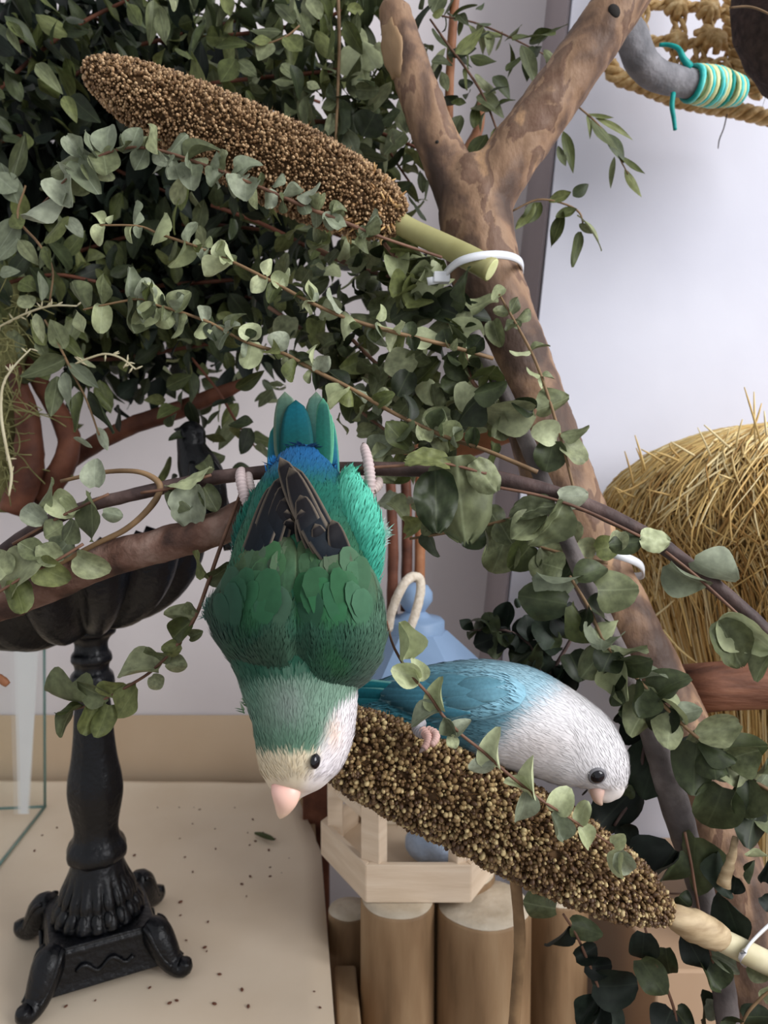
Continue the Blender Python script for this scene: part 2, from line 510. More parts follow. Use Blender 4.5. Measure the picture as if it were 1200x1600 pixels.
o = tag(mesh_obj('paper_liner', V, F, M['paper']), 'wide sheet of brown paper covering the table top', 'paper')
sm = o.modifiers.new('thick', 'SOLIDIFY'); sm.thickness = 0.0008; sm.offset = -1
zw = PY(230, 1119, 0.893).z
v, f = hull8([(-0.85, 0.892, 0.0), (rx(0.8) - 0.004, 0.892, 0.0), (rx(0.8) - 0.004, 0.8928, 0.0), (-0.85, 0.8928, 0.0)], [(-0.85, 0.896, zw), (rx(0.8) - 0.03, 0.896, zw), (rx(0.8) - 0.03, 0.8968, zw), (-0.85, 0.896 + 0.0008, zw)])
tag(mesh_obj('paper_strip', v, f, M['paper_wall'], smooth=False), 'upright strip of brown paper lining the foot of the wall', 'paper')
# seed husks dropped on the paper
sv, sf = ellipsoid(Vector((0, 0, 0)), Vector((0.0016, 0, 0)), Vector((0, 0.0011, 0)), Vector((0, 0, 0.0008)), 6, 4)
crumb_me = bpy.data.meshes.new('seed_husk')
crumb_me.from_pydata([tuple(q) for q in sv], [], sf)
crumb_me.materials.append(M['bark_red'])
spots = [(303, 1262), (312, 1265), (280, 1262), (301, 1287), (336, 1295), (281, 1310), (337, 1326), (387, 1301), (399, 1314), (411, 1301), (428, 1311), (420, 1328), (390, 1320),
         (454, 1316), (422, 1355), (391, 1369), (422, 1369), (440, 1364), (378, 1381), (289, 1339), (301, 1362), (210, 1336), (66, 1305), (89, 1293), (54, 1329), (282, 1409), (325, 1440),
         (291, 1469), (323, 1486), (320, 1480), (378, 1546), (265, 1567), (276, 1563), (335, 1568), (103, 1572), (149, 1563), (343, 1522), (388, 1572), (234, 1543), (491, 1549),
         (282, 1430), (385, 1400), (187, 1268), (246, 1262), (367, 1262), (395, 1280), (452, 1342), (500, 1574)]
for i, (x, y) in enumerate(spots):
    o = bpy.data.objects.new('seed_husk', crumb_me)
    p = PZ(x, y, 0.0010)
    o.location = p
    s = 0.55 + 0.7 * rng.random()
    o.scale = (s * 1.2, s, s)
    o.rotation_euler = (0, 0, rng.random() * 6.28)
    COL.objects.link(o)
    tag(o, 'tiny brown seed husk scattered on the brown paper', 'seed husk', 'seed husks on the brown paper')
v, f = pxtube([(398, 1249, 0.785, 2), (408, 1251, 0.780, 4), (420, 1255, 0.772, 4), (428, 1258, 0.766, 1.5)], 4, 6)
dz = min(q.z for q in v)
tag(mesh_obj('dry_leaf_scrap', [q - Vector((0, 0, dz - 0.002)) for q in v], f, M['leaf_olive']), 'small dry green leaf scrap lying on the paper by the pink beak', 'leaf')

# ---- carton at the back right, behind the trunk
ZBOX = 0.003
v, f = prism([(0.212, 0.55), (0.62, 0.55), (0.62, 0.755), (0.212, 0.755)], -0.2, ZBOX)
t = thing('cardboard_box', 'plain brown cardboard box against the wall behind the leaning trunk', 'box', (0.4, 0.65, -0.2))
add_bevel(mesh_obj('carton_body', v, f, M['carton'], t, smooth=False), 0.002)
v, f = box((0.416, 0.6525, ZBOX + 0.0002), 0.203, 0.0008, 0.0004)
mesh_obj('flap_seam', v, f, M['bark_log'], t, smooth=False)

# ---- upright logs that carry the bird house
ZT = 0.05
def log_post(cx, cy, r, ztop, label):
    t = thing('log_post', label, 'log', (cx, cy, -0.2), 'upright logs under the bird house')
    seg = 36
    pr = [(r * 1.0, -0.2), (r * 1.01, -0.1), (r, ztop - 0.02), (r * 0.995, ztop - 0.003), (r * 0.97, ztop - 0.0006)]
    ph = rng.random() * 9
    def mod(i, an, rr, z):
        return rr * (1 + 0.025 * math.sin(2 * an + ph) + 0.012 * math.sin(5 * an + ph * 2)), z
    V, F = lathe((cx, cy), pr, seg, mod)
    mesh_obj('trunk_section', V, F, M['log_side'], t)
    V, F = lathe((cx, cy), [(r * 0.972, ztop - 0.0006), (r * 0.972, ztop), (r * 0.5, ztop + 0.0002), (0.0005, ztop + 0.0002)], seg, mod)
    mesh_obj('sawn_end', V, F, M['log_end'], t)
def at_log(x, yf, rpx, ztop, label):
    q = PZ(x, yf, ztop)                   # front point of the rim
    r = rpx * depth(q) / FPX
    log_post(q.x, q.y + r, r, ztop, label)
at_log(622, 1437, 61, ZT, 'upright log with grey sawn top under the left half of the bird house')
at_log(766, 1456, 76, ZT - 0.006, 'thickest upright log, with pale sawn top, just left of the hanging twig')
at_log(884, 1420, 46, 0.028, 'upright log at the right end of the row beside the cardboard box')
at_log(715, 1394, 66, ZT, 'upright log in the back row directly under the bird house')
at_log(545, 1440, 34, 0.006, 'dark shaded upright log between the paper edge and the bird house')
v, f = hull8([PZ(528, 1640, -0.04), PZ(566, 1640, -0.04), PZ(556, 1528, -0.04), PZ(523, 1528, -0.04)], [PZ(528, 1640, -0.04) + Vector((0, 0, 0.012)), PZ(566, 1640, -0.04) + Vector((0, 0, 0.012)), PZ(556, 1528, -0.04) + Vector((0, 0, 0.012)), PZ(523, 1528, -0.04) + Vector((0, 0, 0.012))])
dz = -0.2 - min(q.z for q in v)
v = [q if i > 3 else Vector((q.x, q.y, -0.2)) for i, q in enumerate(v)]
tag(add_bevel(mesh_obj('wood_block', v, f, M['board'], smooth=False), 0.002), 'small tan wooden block in the gap between table and logs', 'block')

# ---- dark board standing behind the bird house
a, b2 = PY(474, 1300, 0.80), PY(514, 1300, 0.80)
v, f = box(((a.x + b2.x) / 2, 0.80, -0.06), (b2.x - a.x) / 2, 0.008, 0.14)
tag(add_bevel(mesh_obj('dark_board', v, f, M['bark_red'], smooth=False), 0.002), 'narrow dark brown board standing behind the bird house', 'board')
# ---- hexagonal bird house
fr = PZ(653.5, 1411, ZT + 0.0006)
side = 167 * depth(fr) / FPX * 0.985
HX, HY = fr.x, fr.y + side * math.sqrt(3) / 2
t = thing('bird_house', 'hexagonal pale wood bird house with light blue roof and rope loop', 'bird house', (HX, HY, ZT + 0.0006))
hexp = lambda r, off=0.0: [(HX + r * math.cos(math.radians(60 * k + off)), HY + r * math.sin(math.radians(60 * k + off))) for k in range(6)]
ZB = ZT + 0.0006
mesh_obj('tray_floor', *prism(hexp(side * 0.96), ZB, ZB + 0.006), M['pale_wood'], t, smooth=False)
WH = 0.031
for k in range(6):                         # six wall boards of the tray
    a0, a1 = math.radians(60 * k), math.radians(60 * (k + 1))
    ro, ri = side, side - 0.006
    q = [(HX + ro * math.cos(a0), HY + ro * math.sin(a0)), (HX + ro * math.cos(a1), HY + ro * math.sin(a1)),
         (HX + ri * math.cos(a1), HY + ri * math.sin(a1)), (HX + ri * math.cos(a0), HY + ri * math.sin(a0))]
    add_bevel(mesh_obj('tray_board', *prism(q, ZB, ZB + WH), M['pale_wood'], t, smooth=False), 0.0006, 1)
ZE = ZB + 0.145                            # eaves
rp = side * 0.84
for k in range(6):
    an = math.radians(60 * k)
    c = (HX + rp * math.cos(an), HY + rp * math.sin(an), (ZB + 0.006 + ZE) / 2)
    add_bevel(mesh_obj('post', *box(c, 0.0085, 0.0065, (ZE - ZB - 0.006) / 2, an + math.radians(90)), M['pale_wood'], t, smooth=False), 0.0005, 1)
for k in range(6):                         # rails between the posts
    if k == 4:
        continue
    a0, a1 = math.radians(60 * k), math.radians(60 * (k + 1))
    p0 = Vector((HX + rp * math.cos(a0), HY + rp * math.sin(a0), 0)); p1 = Vector((HX + rp * math.cos(a1), HY + rp * math.sin(a1), 0))
    m = (p0 + p1) / 2; L = (p1 - p0).length / 2 - 0.008
    mesh_obj('rail', *box((m.x, m.y, ZB + 0.062), L, 0.003, 0.004, math.atan2(p1.y - p0.y, p1.x - p0.x)), M['pale_wood'], t, smooth=False)
# back board inside the house
zt1 = PY(655, 985, HY).z
re_ = side * 1.0
rt = 50 * depth(Vector((HX, HY, zt1))) / FPX
pe, pt_ = hexp(re_), hexp(rt)
V = [Vector((x, y, ZE)) for x, y in pe] + [Vector((x, y, ZE + 0.006)) for x, y in pe] + [Vector((x, y, zt1)) for x, y in pt_]
roof = mesh_obj('roof', V, [tuple(range(6))[::-1]] + [(k, (k + 1) % 6, 6 + (k + 1) % 6, 6 + k) for k in range(6)] + [(6 + k, 6 + (k + 1) % 6, 12 + (k + 1) % 6, 12 + k) for k in range(6)] + [tuple(range(12, 18))], M['blue_roof'], t, smooth=False)
zc = lambda y: PY(655, y, HY).z
sc_ = depth(Vector((HX, HY, zt1))) / FPX
V, F = lathe((HX, HY), [(46 * sc_, zc(990)), (46 * sc_, zc(970)), (42 * sc_, zc(966)), (26 * sc_, zc(964)), (22 * sc_, zc(960)), (15 * sc_, zc(955)), (20 * sc_, zc(948)), (27 * sc_, zc(938)), (27 * sc_, zc(926)), (20 * sc_, zc(915)), (8 * sc_, zc(911)), (0.0004, zc(910))], 24)
fin = mesh_obj('roof_finial', V, F, M['blue_roof'], t)
es = fin.modifiers.new('split', 'EDGE_SPLIT'); es.split_angle = math.radians(50)
dq = depth(Vector((HX, HY, zt1)))
v, f = pxtube([(606, 985, dq - 0.045, 7), (614, 950, dq - 0.048, 7), (628, 918, dq - 0.045, 7.5), (642, 902, dq - 0.035, 7.5), (655, 904, dq - 0.030, 7.5), (657, 925, dq - 0.036, 7.5), (650, 955, dq - 0.045, 7.5), (640, 985, dq - 0.05, 7)], 6, 10, bump=0.12, bscale=500)
mesh_obj('rope_loop', v, f, M['rope'], t)
# the pale blue mineral stone inside
q = PZ(676, 1352, ZB + 0.006)
r = 37 * depth(q) / FPX
bc = Vector((q.x, q.y + r * 0.3, ZB + 0.006 + r * 0.8))
v, f = ellipsoid(bc, Vector((r * 1.15, 0, 0)), Vector((0, r * 0.9, 0)), Vector((0, 0, r * 0.82)), 24, 16)
v = [p + (p - bc) * 0.10 * noise.noise(p * 90) for p in v]
tag(mesh_obj('mineral_stone', v, f, M['stone_blue']), 'rounded pale blue mineral stone lying inside the bird house tray', 'stone')
q = PZ(640, 1290, ZB + 0.006)
v, f = box((HX - 0.012, HY + 0.045, ZB + 0.006 + 0.02), 0.034, 0.005, 0.02)
tag(add_bevel(mesh_obj('cork_block', v, f, M['log_end'], smooth=False), 0.002), 'mottled tan cork block at the back of the bird house tray', 'cork')

# ---- cast iron pedestal bowl
X0, Y0 = -0.230, 0.572
zp = lambda y: PY(150, y, Y0).z
sp = lambda y: depth(Vector((X0, Y0, zp(y)))) / FPX
t = thing('pedestal_bowl', 'black cast iron pedestal bowl with a bird figure on its rim', 'bowl', (X0, Y0, 0))
yaw = math.radians(27)
hs = 0.0405
def sq(h, z):
    cs, sn = math.cos(yaw), math.sin(yaw)
    return [Vector((X0 + x * cs - y * sn, Y0 + x * sn + y * cs, z)) for x, y in ((-h, -h), (h, -h), (h, h), (-h, h))]
V = []
for h, z in ((hs * 1.08, 0.006), (hs * 1.04, 0.012), (hs * 0.98, 0.030), (hs * 0.98, 0.034), (hs * 0.94, 0.036), (hs * 0.94, 0.038)):
    V += sq(h, z)
F = [(3, 2, 1, 0)]
for i in range(5):
    for k in range(4):
        F.append((i * 4 + k, i * 4 + (k + 1) % 4, i * 4 + 4 + (k + 1) % 4, i * 4 + 4 + k))
F.append((20, 21, 22, 23))
add_bevel(mesh_obj('base_plate', V, F, M['iron'], t, smooth=False), 0.0012)
for k in range(4):
    an = yaw + math.radians(-135 + 90 * k)
    dv = Vector((math.cos(an), math.sin(an), 0)); c = Vector((X0, Y0, 0)); R = hs * 1.414
    pts = [c + dv * (R * 0.80) + Vector((0, 0, 0.036)), c + dv * (R * 0.94) + Vector((0, 0, 0.031)), c + dv * (R * 1.06) + Vector((0, 0, 0.020)),
           c + dv * (R * 1.20) + Vector((0, 0, 0.0095)), c + dv * (R * 1.36) + Vector((0, 0, 0.0075)), c + dv * (R * 1.41) + Vector((0, 0, 0.0135))]
    s = catmull([(*p, r) for p, r in zip(pts, (0.008, 0.0115, 0.011, 0.0085, 0.0072, 0.0045))], 5)
    ft = mesh_obj('foot', *tube([q[:3] for q in s], [q[3] for q in s], 12), M['iron'], t)
    sd = Vector((-dv.y, dv.x, 0))
    for e in (-1, 1):
        s2 = [Vector(q[:3]) + sd * e * q[3] * 0.85 + Vector((0, 0, q[3] * 0.45)) for q in s[2:18]]
        mesh_obj('scroll', *tube(s2, [0.0022] * len(s2), 6), M['iron'], ft)
# scroll relief on the four sides of the base
for k in range(4):
    a, b2 = sq(hs * 1.045, 0.02)[k], sq(hs * 1.045, 0.02)[(k + 1) % 4]
    w = [a.lerp(b2, 0.26 + 0.48 * i / 24) + Vector((0, 0, 0.0035 * math.sin(i / 24 * 4 * math.pi))) for i in range(25)]
    mesh_obj('relief', *tube(w, [0.0018] * 25, 6), M['iron'], t)
# fluted skirt
pr = [(64, 1452), (64, 1447), (62, 1440), (57, 1428), (51, 1412), (45, 1396), (40, 1380), (36, 1366), (33, 1354)]
pr = [(r * sp(y), zp(y)) for r, y in pr]
z0 = pr[0][1]
pr = catmull([(r, z - z0 + 0.038) if i == 0 else (r, max(z - z0 + 0.038, 0.0385)) for i, (r, z) in enumerate(pr)], 5)
ztop = pr[-1][1]
def fl(i, an, r, z):
    q = i / (len(pr) - 1)
    lob = abs(math.sin(an * 9))
    k = 0.13 * (1 - sstep(0.45, 0.8, q)) * sstep(0.0, 0.06, q)
    ring = 0.05 * math.exp(-((q - 0.38) / 0.05) ** 2)
    return r * (1 + k * (lob ** 0.6) - k * 0.4 - ring), z
skirt = mesh_obj('fluted_skirt', *lathe((X0, Y0), pr, 108, fl), M['iron'], t)
for k in range(20):                        # a ring of bulbs below a ring of tongues
    an = 2 * math.pi * k / 20
    dv = Vector((math.cos(an), math.sin(an), 0)); tv = Vector((-dv.y, dv.x, 0))
    c = Vector((X0, Y0, 0))
    sl_ = (dv * 0.40 - Vector((0, 0, 1))).normalized()
    nn = sl_.cross(tv)
    mesh_obj('bulb', *ellipsoid(c + dv * 0.0300 + Vector((0, 0, 0.0455)), tv * 0.0043, nn * 0.0040, sl_ * 0.0075, 10, 8), M['iron'], skirt)
    sl2 = (dv * 0.42 - Vector((0, 0, 1))).normalized()
    mesh_obj('tongue', *ellipsoid(c + dv * 0.0255 + Vector((0, 0, 0.0590)), tv * 0.0031, sl2.cross(tv) * 0.0026, sl2 * 0.0085, 10, 8), M['iron'], skirt)
# stem: a turned baluster
st = [(34, 1356), (33, 1345), (43, 1336), (45, 1326), (42, 1316), (36, 1308), (33, 1296), (34, 1280), (40, 1250), (42, 1230), (40, 1210), (35, 1185), (31, 1150), (29, 1120), (27, 1098), (26, 1090), (31, 1078), (34, 1066), (32, 1054), (26, 1046), (27, 1036), (31, 1030), (30, 1022), (26, 1016), (25, 1004), (30, 994), (37, 988), (38, 980)]
st = catmull([(r * sp(y), zp(y)) for r, y in st], 3)
n_st = len(st)
mesh_obj('stem', *lathe((X0, Y0), st, 32, lambda i, an, r, z: (r * (1 + 0.03 * math.cos(8 * an)), z)), M['iron'], t)
# bowl: lobed, tipped a little to the left
zr = zp(868); zb = zp(985)
Rb = 172 * sp(868)
bp = []
for i in range(13):
    q = i / 12
    bp.append((Rb * (0.20 + 0.80 * math.sin(q * math.pi / 2) ** 0.9), zb + (zr - zb) * (1 - math.cos(q * math.pi / 2)) ** 0.85))
inner = [(r * 0.965, z + 0.003) for r, z in bp[::-1]]
full = bp + [(Rb * 1.03, zr + 0.004), (Rb * 1.0, zr + 0.007)] + inner
def lob(i, an, r, z):
    q = min(i, 12) / 12 if i <= 14 else (len(full) - i) / 13
    a = abs(math.cos(an * 6))
    r2 = r * (1 + 0.15 * q * (a - 0.5))
    z2 = z + 0.020 * math.sin(q * math.pi * 0.8) * (0.4 - a)
    return r2, z2 + math.cos(an) * r2 * 0.24
mesh_obj('bowl', *lathe((X0, Y0), full, 72, lob), M['iron'], t)
# bird figure on the rim
pd = 0.555
bird = mesh_obj('bird_figure', *join(pxtube([(292, 845, pd, 6), (300, 812, pd, 10), (316, 782, pd, 24), (318, 752, pd, 34), (308, 724, pd, 31), (300, 700, pd, 23), (299, 686, pd, 22), (299, 672, pd, 21), (299, 661, pd, 11), (299, 657, pd, 2)], 5, 20)), M['iron'], t)
mesh_obj('figure_beak', *pxtube([(290, 674, pd, 8), (280, 672, pd, 5), (272, 671, pd, 1)], 3, 10), M['iron'], bird)
mesh_obj('figure_tail', *pxtube([(326, 760, pd, 22), (342, 795, pd, 18), (352, 835, pd, 10), (356, 860, pd, 6)], 4, 12), M['iron'], bird)
mesh_obj('figure_wing', *pxtube([(330, 722, pd - 0.014, 6), (338, 748, pd - 0.015, 13), (344, 785, pd - 0.010, 12), (350, 815, pd, 5)], 4, 12), M['iron'], bird)
mesh_obj('figure_wing', *pxtube([(300, 722, pd - 0.018, 5), (304, 748, pd - 0.021, 10), (314, 785, pd - 0.016, 9), (324, 812, pd - 0.006, 4)], 4, 12), M['iron'], bird)

# ---- glass tank at the left edge
C0 = PZ(70, 1262, 0.001); D0 = PZ(-60, 1427, 0.001)
t = thing('glass_tank', 'clear glass tank with greenish edges at the left border of the photo', 'tank', C0)
dirb = (D0 - C0).normalized()
perp = Vector((-dirb.y, dirb.x, 0))
if perp.x > 0:
    perp = -perp
D0 = C0 + dirb * 0.24
HT = 0.215
lean = Vector((0.006, 0, 0))
def pane(a, b, th=0.004):
    n = Vector((-(b - a).y, (b - a).x, 0)).normalized() * th
    bot = [a, b, b + n, a + n]
    return hull8(bot, [q + Vector((0, 0, HT)) + lean for q in bot])
E0, G0 = C0 + perp * 0.20, D0 + perp * 0.20
for a, b in ((C0, D0), (E0, C0), (G0, E0), (D0, G0)):
    pn = mesh_obj('pane', *pane(a, b), M['glass'], t, smooth=False)
    for w in ([a + Vector((0, 0, 0.0012)), b + Vector((0, 0, 0.0012))], [a, a + Vector((0, 0, HT)) + lean]):
        mesh_obj('glass_edge', *tube(w, [0.0017, 0.0017], 6), M['glass_edge'], pn)
yp = C0.y - 0.03  # solid white strip stands in for a window reflection in the glass
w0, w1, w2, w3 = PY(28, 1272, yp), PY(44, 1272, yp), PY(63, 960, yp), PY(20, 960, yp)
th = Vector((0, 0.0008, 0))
mesh_obj('reflection_strip', *hull8([w0, w1, w1 + th, w0 + th], [w3, w2, w2 + th, w3 + th]), M['reflection_white'], t, smooth=False, label='tapering white strip standing in for a window reflection in the glass')
tag(mesh_obj('twig', *pxtube([(-40, 1062, 0.5, 7), (-10, 1058, 0.5, 7), (4, 1063, 0.5, 7), (12, 1070, 0.5, 5)], 4, 8, bump=0.2, bscale=300), M['orange_wood']), 'pinkish twig end poking in at the left border', 'twig')

# ================================================================ branches and trunk
def remeshed(o, vox, disp=0.0, size=0.01):
    m = o.modifiers.new('remesh', 'REMESH'); m.mode = 'VOXEL'; m.voxel_size = vox; m.use_smooth_shade = True
    s = o.modifiers.new('smooth', 'SMOOTH'); s.factor = 0.5; s.iterations = 6
    if disp:
        tx = bpy.data.textures.new('bark_clouds', 'CLOUDS'); tx.noise_scale = size; tx.noise_depth = 4
        d = o.modifiers.new('disp', 'DISPLACE'); d.texture = tx; d.strength = disp; d.mid_level = 0.5; d.texture_coords = 'LOCAL'
    return o
t = thing('tree_trunk', 'thick brown forked tree trunk leaning across the right side', 'tree trunk', P(1190, 1650, 0.42))
v, f = join(
    pxtube([(735, 255, 0.468, 38), (742, 330, 0.466, 55), (760, 430, 0.464, 54), (800, 540, 0.460, 52), (843, 660, 0.456, 54), (884, 780, 0.452, 54), (950, 920, 0.450, 48), (1012, 1040, 0.448, 46), (1085, 1200, 0.446, 50), (1128, 1350, 0.440, 58), (1165, 1500, 0.430, 60), (1200, 1660, 0.420, 62)], 8, 24, bump=0.06, bscale=22),
    pxtube([(742, 345, 0.466, 48), (768, 290, 0.464, 47), (812, 228, 0.460, 44), (868, 150, 0.456, 42), (925, 70, 0.452, 40), (985, -20, 0.448, 40), (1030, -90, 0.446, 40), (1100, -200, 0.444, 38), (1170, -310, 0.444, 36)], 8, 24, bump=0.05, bscale=25),
    pxtube([(735, 345, 0.468, 44), (712, 285, 0.470, 40), (682, 220, 0.472, 35), (656, 150, 0.474, 33), (634, 85, 0.476, 31), (620, 35, 0.478, 27), (617, 16, 0.478, 26), (617, 8, 0.478, 22)], 8, 20, bump=0.05, bscale=25))
tr = remeshed(mesh_obj('forked_trunk', v, f, M['bark'], t), 0.0022, 0.0025, 0.012)
trunk_bvh = BVHTree.FromPolygons([tuple(q) for q in v], f)
def on_trunk(x, y, lift=0.0):
    d = ray(x, y).normalized()
    h = trunk_bvh.ray_cast(CAM, d)
    if h[0] is None:
        return None, None
    return h[0] - d * lift, h[1]
h, n = on_trunk(960, 17)
sdv = n.orthogonal().normalized(); s2 = n.cross(sdv)
mesh_obj('knot_hole', *ellipsoid(h - n * 0.0002, sdv * 0.0034, s2 * 0.0042, n * 0.0016, 14, 8), M['hole'], t)
h, n = on_trunk(612, 78)
u_ = (P(620, 110, 0.47) - P(604, 40, 0.47)).normalized()
u_ = (u_ - n * u_.dot(n)).normalized()
scar_v, scar_f = ellipsoid(h - n * 0.0014, u_ * 0.0185, n.cross(u_) * 0.0085, n * 0.0026, 28, 14)
mesh_obj('bark_scar', [p + (p - h) * 0.35 * noise.noise(p * 190) for p in scar_v], scar_f, M['log_side'], t, label='pale tan scar where the bark is stripped')
h, n = on_trunk(683, 222)
mesh_obj('knot_hole', *ellipsoid(h, n.orthogonal().normalized() * 0.0012, n.cross(n.orthogonal().normalized()) * 0.0012, n * 0.001, 10, 6), M['hole'], t)

def simple_branch(name, label, cat, spec, mat, n=6, seg=12, bump=0.1, bscale=90, **kw):
    o = mesh_obj(name, *pxtube(spec, n, seg, bump=bump, bscale=bscale), mat)
    return tag(o, label, cat, **kw)
o = simple_branch('wood_branch', 'short orange brown branch with a dark hole beside the leaning trunk', 'branch', [(590, 742, 0.53, 13), (640, 722, 0.52, 16), (690, 704, 0.51, 20), (745, 690, 0.50, 20), (800, 668, 0.485, 20), (830, 655, 0.475, 18)], M['orange_wood'])
d = ray(703, 703).normalized()
h = P(703, 703, 0.4920)
mesh_obj('bore_hole', *ellipsoid(h, Vector((0.0026, 0, 0)), Vector((0, 0.0025, 0)), Vector((0, 0, 0.0022)), 10, 6), M['hole'], o)
simple_branch('bark_branch', 'thick rough reddish bark branch crossing in front of the black bowl', 'branch', [(-40, 958, 0.365, 28), (60, 917, 0.362, 30), (150, 880, 0.358, 29), (250, 852, 0.354, 27), (340, 826, 0.350, 27), (410, 790, 0.352, 25), (450, 770, 0.356, 20)], M['bark_log'], 8, 18, 0.12, 120)
simple_branch('red_brown_branch', 'dark red brown branch slanting behind the bird figure', 'branch', [(60, 760, 0.66, 13), (130, 705, 0.65, 14), (200, 668, 0.64, 14), (280, 640, 0.63, 14), (350, 612, 0.62, 11), (400, 590, 0.62, 6)], M['bark_red'])
simple_branch('root_branch', 'stout curved red brown root at the left edge', 'root', [(20, 800, 0.60, 22), (42, 745, 0.60, 23), (46, 690, 0.60, 21), (38, 630, 0.60, 16), (20, 570, 0.60, 11)], M['bark_red'])
simple_branch('root_branch', 'slimmer curved brown root just right of the stout root', 'root', [(62, 780, 0.62, 17), (95, 735, 0.61, 19), (108, 690, 0.61, 17), (88, 640, 0.62, 15), (55, 585, 0.63, 13), (30, 520, 0.64, 10)], M['bark_red'])
simple_branch('grey_branch', 'long dark grey branch running down along the leaning trunk', 'branch', [(742, 520, 0.405, 10), (768, 575, 0.403, 11), (800, 640, 0.400, 12), (835, 720, 0.398, 13), (880, 830, 0.396, 13), (925, 930, 0.395, 14), (975, 1040, 0.394, 16), (1020, 1150, 0.392, 19), (1052, 1250, 0.390, 23), (1080, 1340, 0.388, 21), (1108, 1440, 0.386, 19), (1130, 1540, 0.384, 18), (1142, 1640, 0.382, 18)], M['bark_grey'], 8, 12)
simple_branch('dark_branch', 'long dark purplish branch gripped by the green lovebird', 'branch', [(-40, 895, 0.362, 10), (40, 835, 0.360, 10), (110, 800, 0.358, 10), (200, 775, 0.356, 10), (300, 753, 0.354, 11), (390, 740, 0.352, 11), (500, 733, 0.350, 11), (620, 733, 0.346, 11), (720, 738, 0.344, 12), (800, 752, 0.342, 12), (870, 772, 0.340, 12), (940, 800, 0.338, 12), (1010, 836, 0.336, 12), (1080, 886, 0.334, 12), (1140, 935, 0.332, 12), (1200, 992, 0.330, 13), (1280, 1075, 0.330, 13), (1360, 1165, 0.330, 13)], M['bark_dark'], 7, 12)
simple_branch('side_twig', 'thin bent brown twig looping off the dark branch above the bowl', 'twig', [(85, 885, 0.35, 4), (150, 850, 0.35, 4), (195, 828, 0.35, 4.5), (228, 800, 0.35, 5), (248, 772, 0.351, 5), (246, 752, 0.352, 5), (215, 737, 0.353, 4), (160, 738, 0.354, 3.5), (95, 752, 0.355, 3)], M['stem_tan'])
simple_branch('hanging_twig', 'smooth tan twig hanging down below the lower millet spray', 'twig', [(800, 1340, 0.372, 8), (808, 1400, 0.375, 9), (812, 1470, 0.378, 9.5), (808, 1540, 0.38, 9), (800, 1640, 0.382, 9.5)], M['stem_tan'])
for sx, y0, y1, lb in ((612, 745, 960, 'reddish upright cane behind the right foot of the green lovebird'), (634, 700, 955, 'darkest reddish upright cane, middle one above the bird house'), (655, 620, 930, 'orange brown upright cane rising behind the rope loop')):
    dd = 0.66 + 0.01 * (sx % 3)
    simple_branch('cane', lb, 'cane', [(sx - 2, y0, dd, 8), (sx + 2, (y0 + y1) / 2, dd, 8.5), (sx, y1, dd, 8.5)], M['orange_wood'] if sx > 640 else M['bark_red'], group='upright canes above the bird house')
simple_branch('cane', 'thin orange upright stick behind the left fork of the trunk', 'cane', [(716, -60, 0.56, 7), (706, 60, 0.56, 7), (701, 180, 0.56, 7), (700, 290, 0.56, 7)], M['orange_wood'])
simple_branch('cane', 'short pinkish branch rising inside the crook of the trunk', 'branch', [(705, 275, 0.52, 9), (730, 235, 0.53, 9), (748, 200, 0.54, 8), (752, 150, 0.55, 6)], M['orange_wood'])

# ---- cable ties
def band(pts, wid, th, up):
    """flat strap along world points"""
    V, F = [], []
    n = len(pts)
    for i in range(n):
        T = (pts[min(i + 1, n - 1)] - pts[max(i - 1, 0)]).normalized()
        w = (up - T * up.dot(T)).normalized()
        nn = T.cross(w)
        for a, b in ((-1, -1), (1, -1), (1, 1), (-1, 1)):
            V.append(pts[i] + w * a * wid / 2 + nn * b * th / 2)
    for i in range(n - 1):
        for k in range(4):
            k2 = (k + 1) % 4
            F.append((i * 4 + k, i * 4 + k2, i * 4 + 4 + k2, i * 4 + 4 + k))
    F += [(3, 2, 1, 0), tuple((n - 1) * 4 + k for k in range(4))]
    return V, F
t = thing('cable_tie', 'white cable tie strapping the green stalk to the trunk fork', 'cable tie', P(760, 400, 0.40))
s = catmull([(692, 432, 0.416), (706, 417, 0.406), (722, 407, 0.400), (748, 400, 0.398), (778, 398, 0.402), (802, 402, 0.418), (815, 412, 0.445), (812, 428, 0.49), (770, 440, 0.515), (720, 440, 0.50), (694, 438, 0.45), (690, 434, 0.42)], 6)
mesh_obj('strap', *band([P(*q) for q in s], 0.0042, 0.0012, Vector((0, 0, 1))), M['zip'], t)
add_bevel(mesh_obj('lock_head', *box(tuple(P(690, 434, 0.414)), 0.0045, 0.0032, 0.0030), M['zip'], t, smooth=False), 0.0006)
s = [P(668, 440, 0.412), P(680, 438, 0.413), P(690, 436, 0.414)]
mesh_obj('strap_tail', *band(s, 0.0042, 0.0012, Vector((0, 0, 1))), M['zip'], t)
t = thing('cable_tie', 'white cable tie around the lower millet stalk at the right edge', 'cable tie', P(1180, 1480, 0.36))
s = catmull([(1240, 1415, 0.385), (1205, 1443, 0.372), (1182, 1464, 0.362), (1166, 1482, 0.354), (1160, 1494, 0.356), (1168, 1505, 0.375), (1190, 1500, 0.39), (1225, 1450, 0.395)], 6)
mesh_obj('strap', *band([P(*q) for q in s], 0.0046, 0.0012, Vector((0.6, 0, 0.8))), M['zip'], t)
t = thing('cable_tie', 'white cable tie around the trunk behind the straw nest edge', 'cable tie', P(980, 880, 0.44))
s = catmull([(905, 872, 0.455), (925, 862, 0.425), (950, 864, 0.408), (985, 874, 0.410), (1003, 886, 0.435), (1000, 900, 0.47), (950, 896, 0.49), (912, 884, 0.48)], 6)
mesh_obj('strap', *band([P(*q) for q in s], 0.0045, 0.0012, Vector((0, 0, 1))), M['zip'], t)

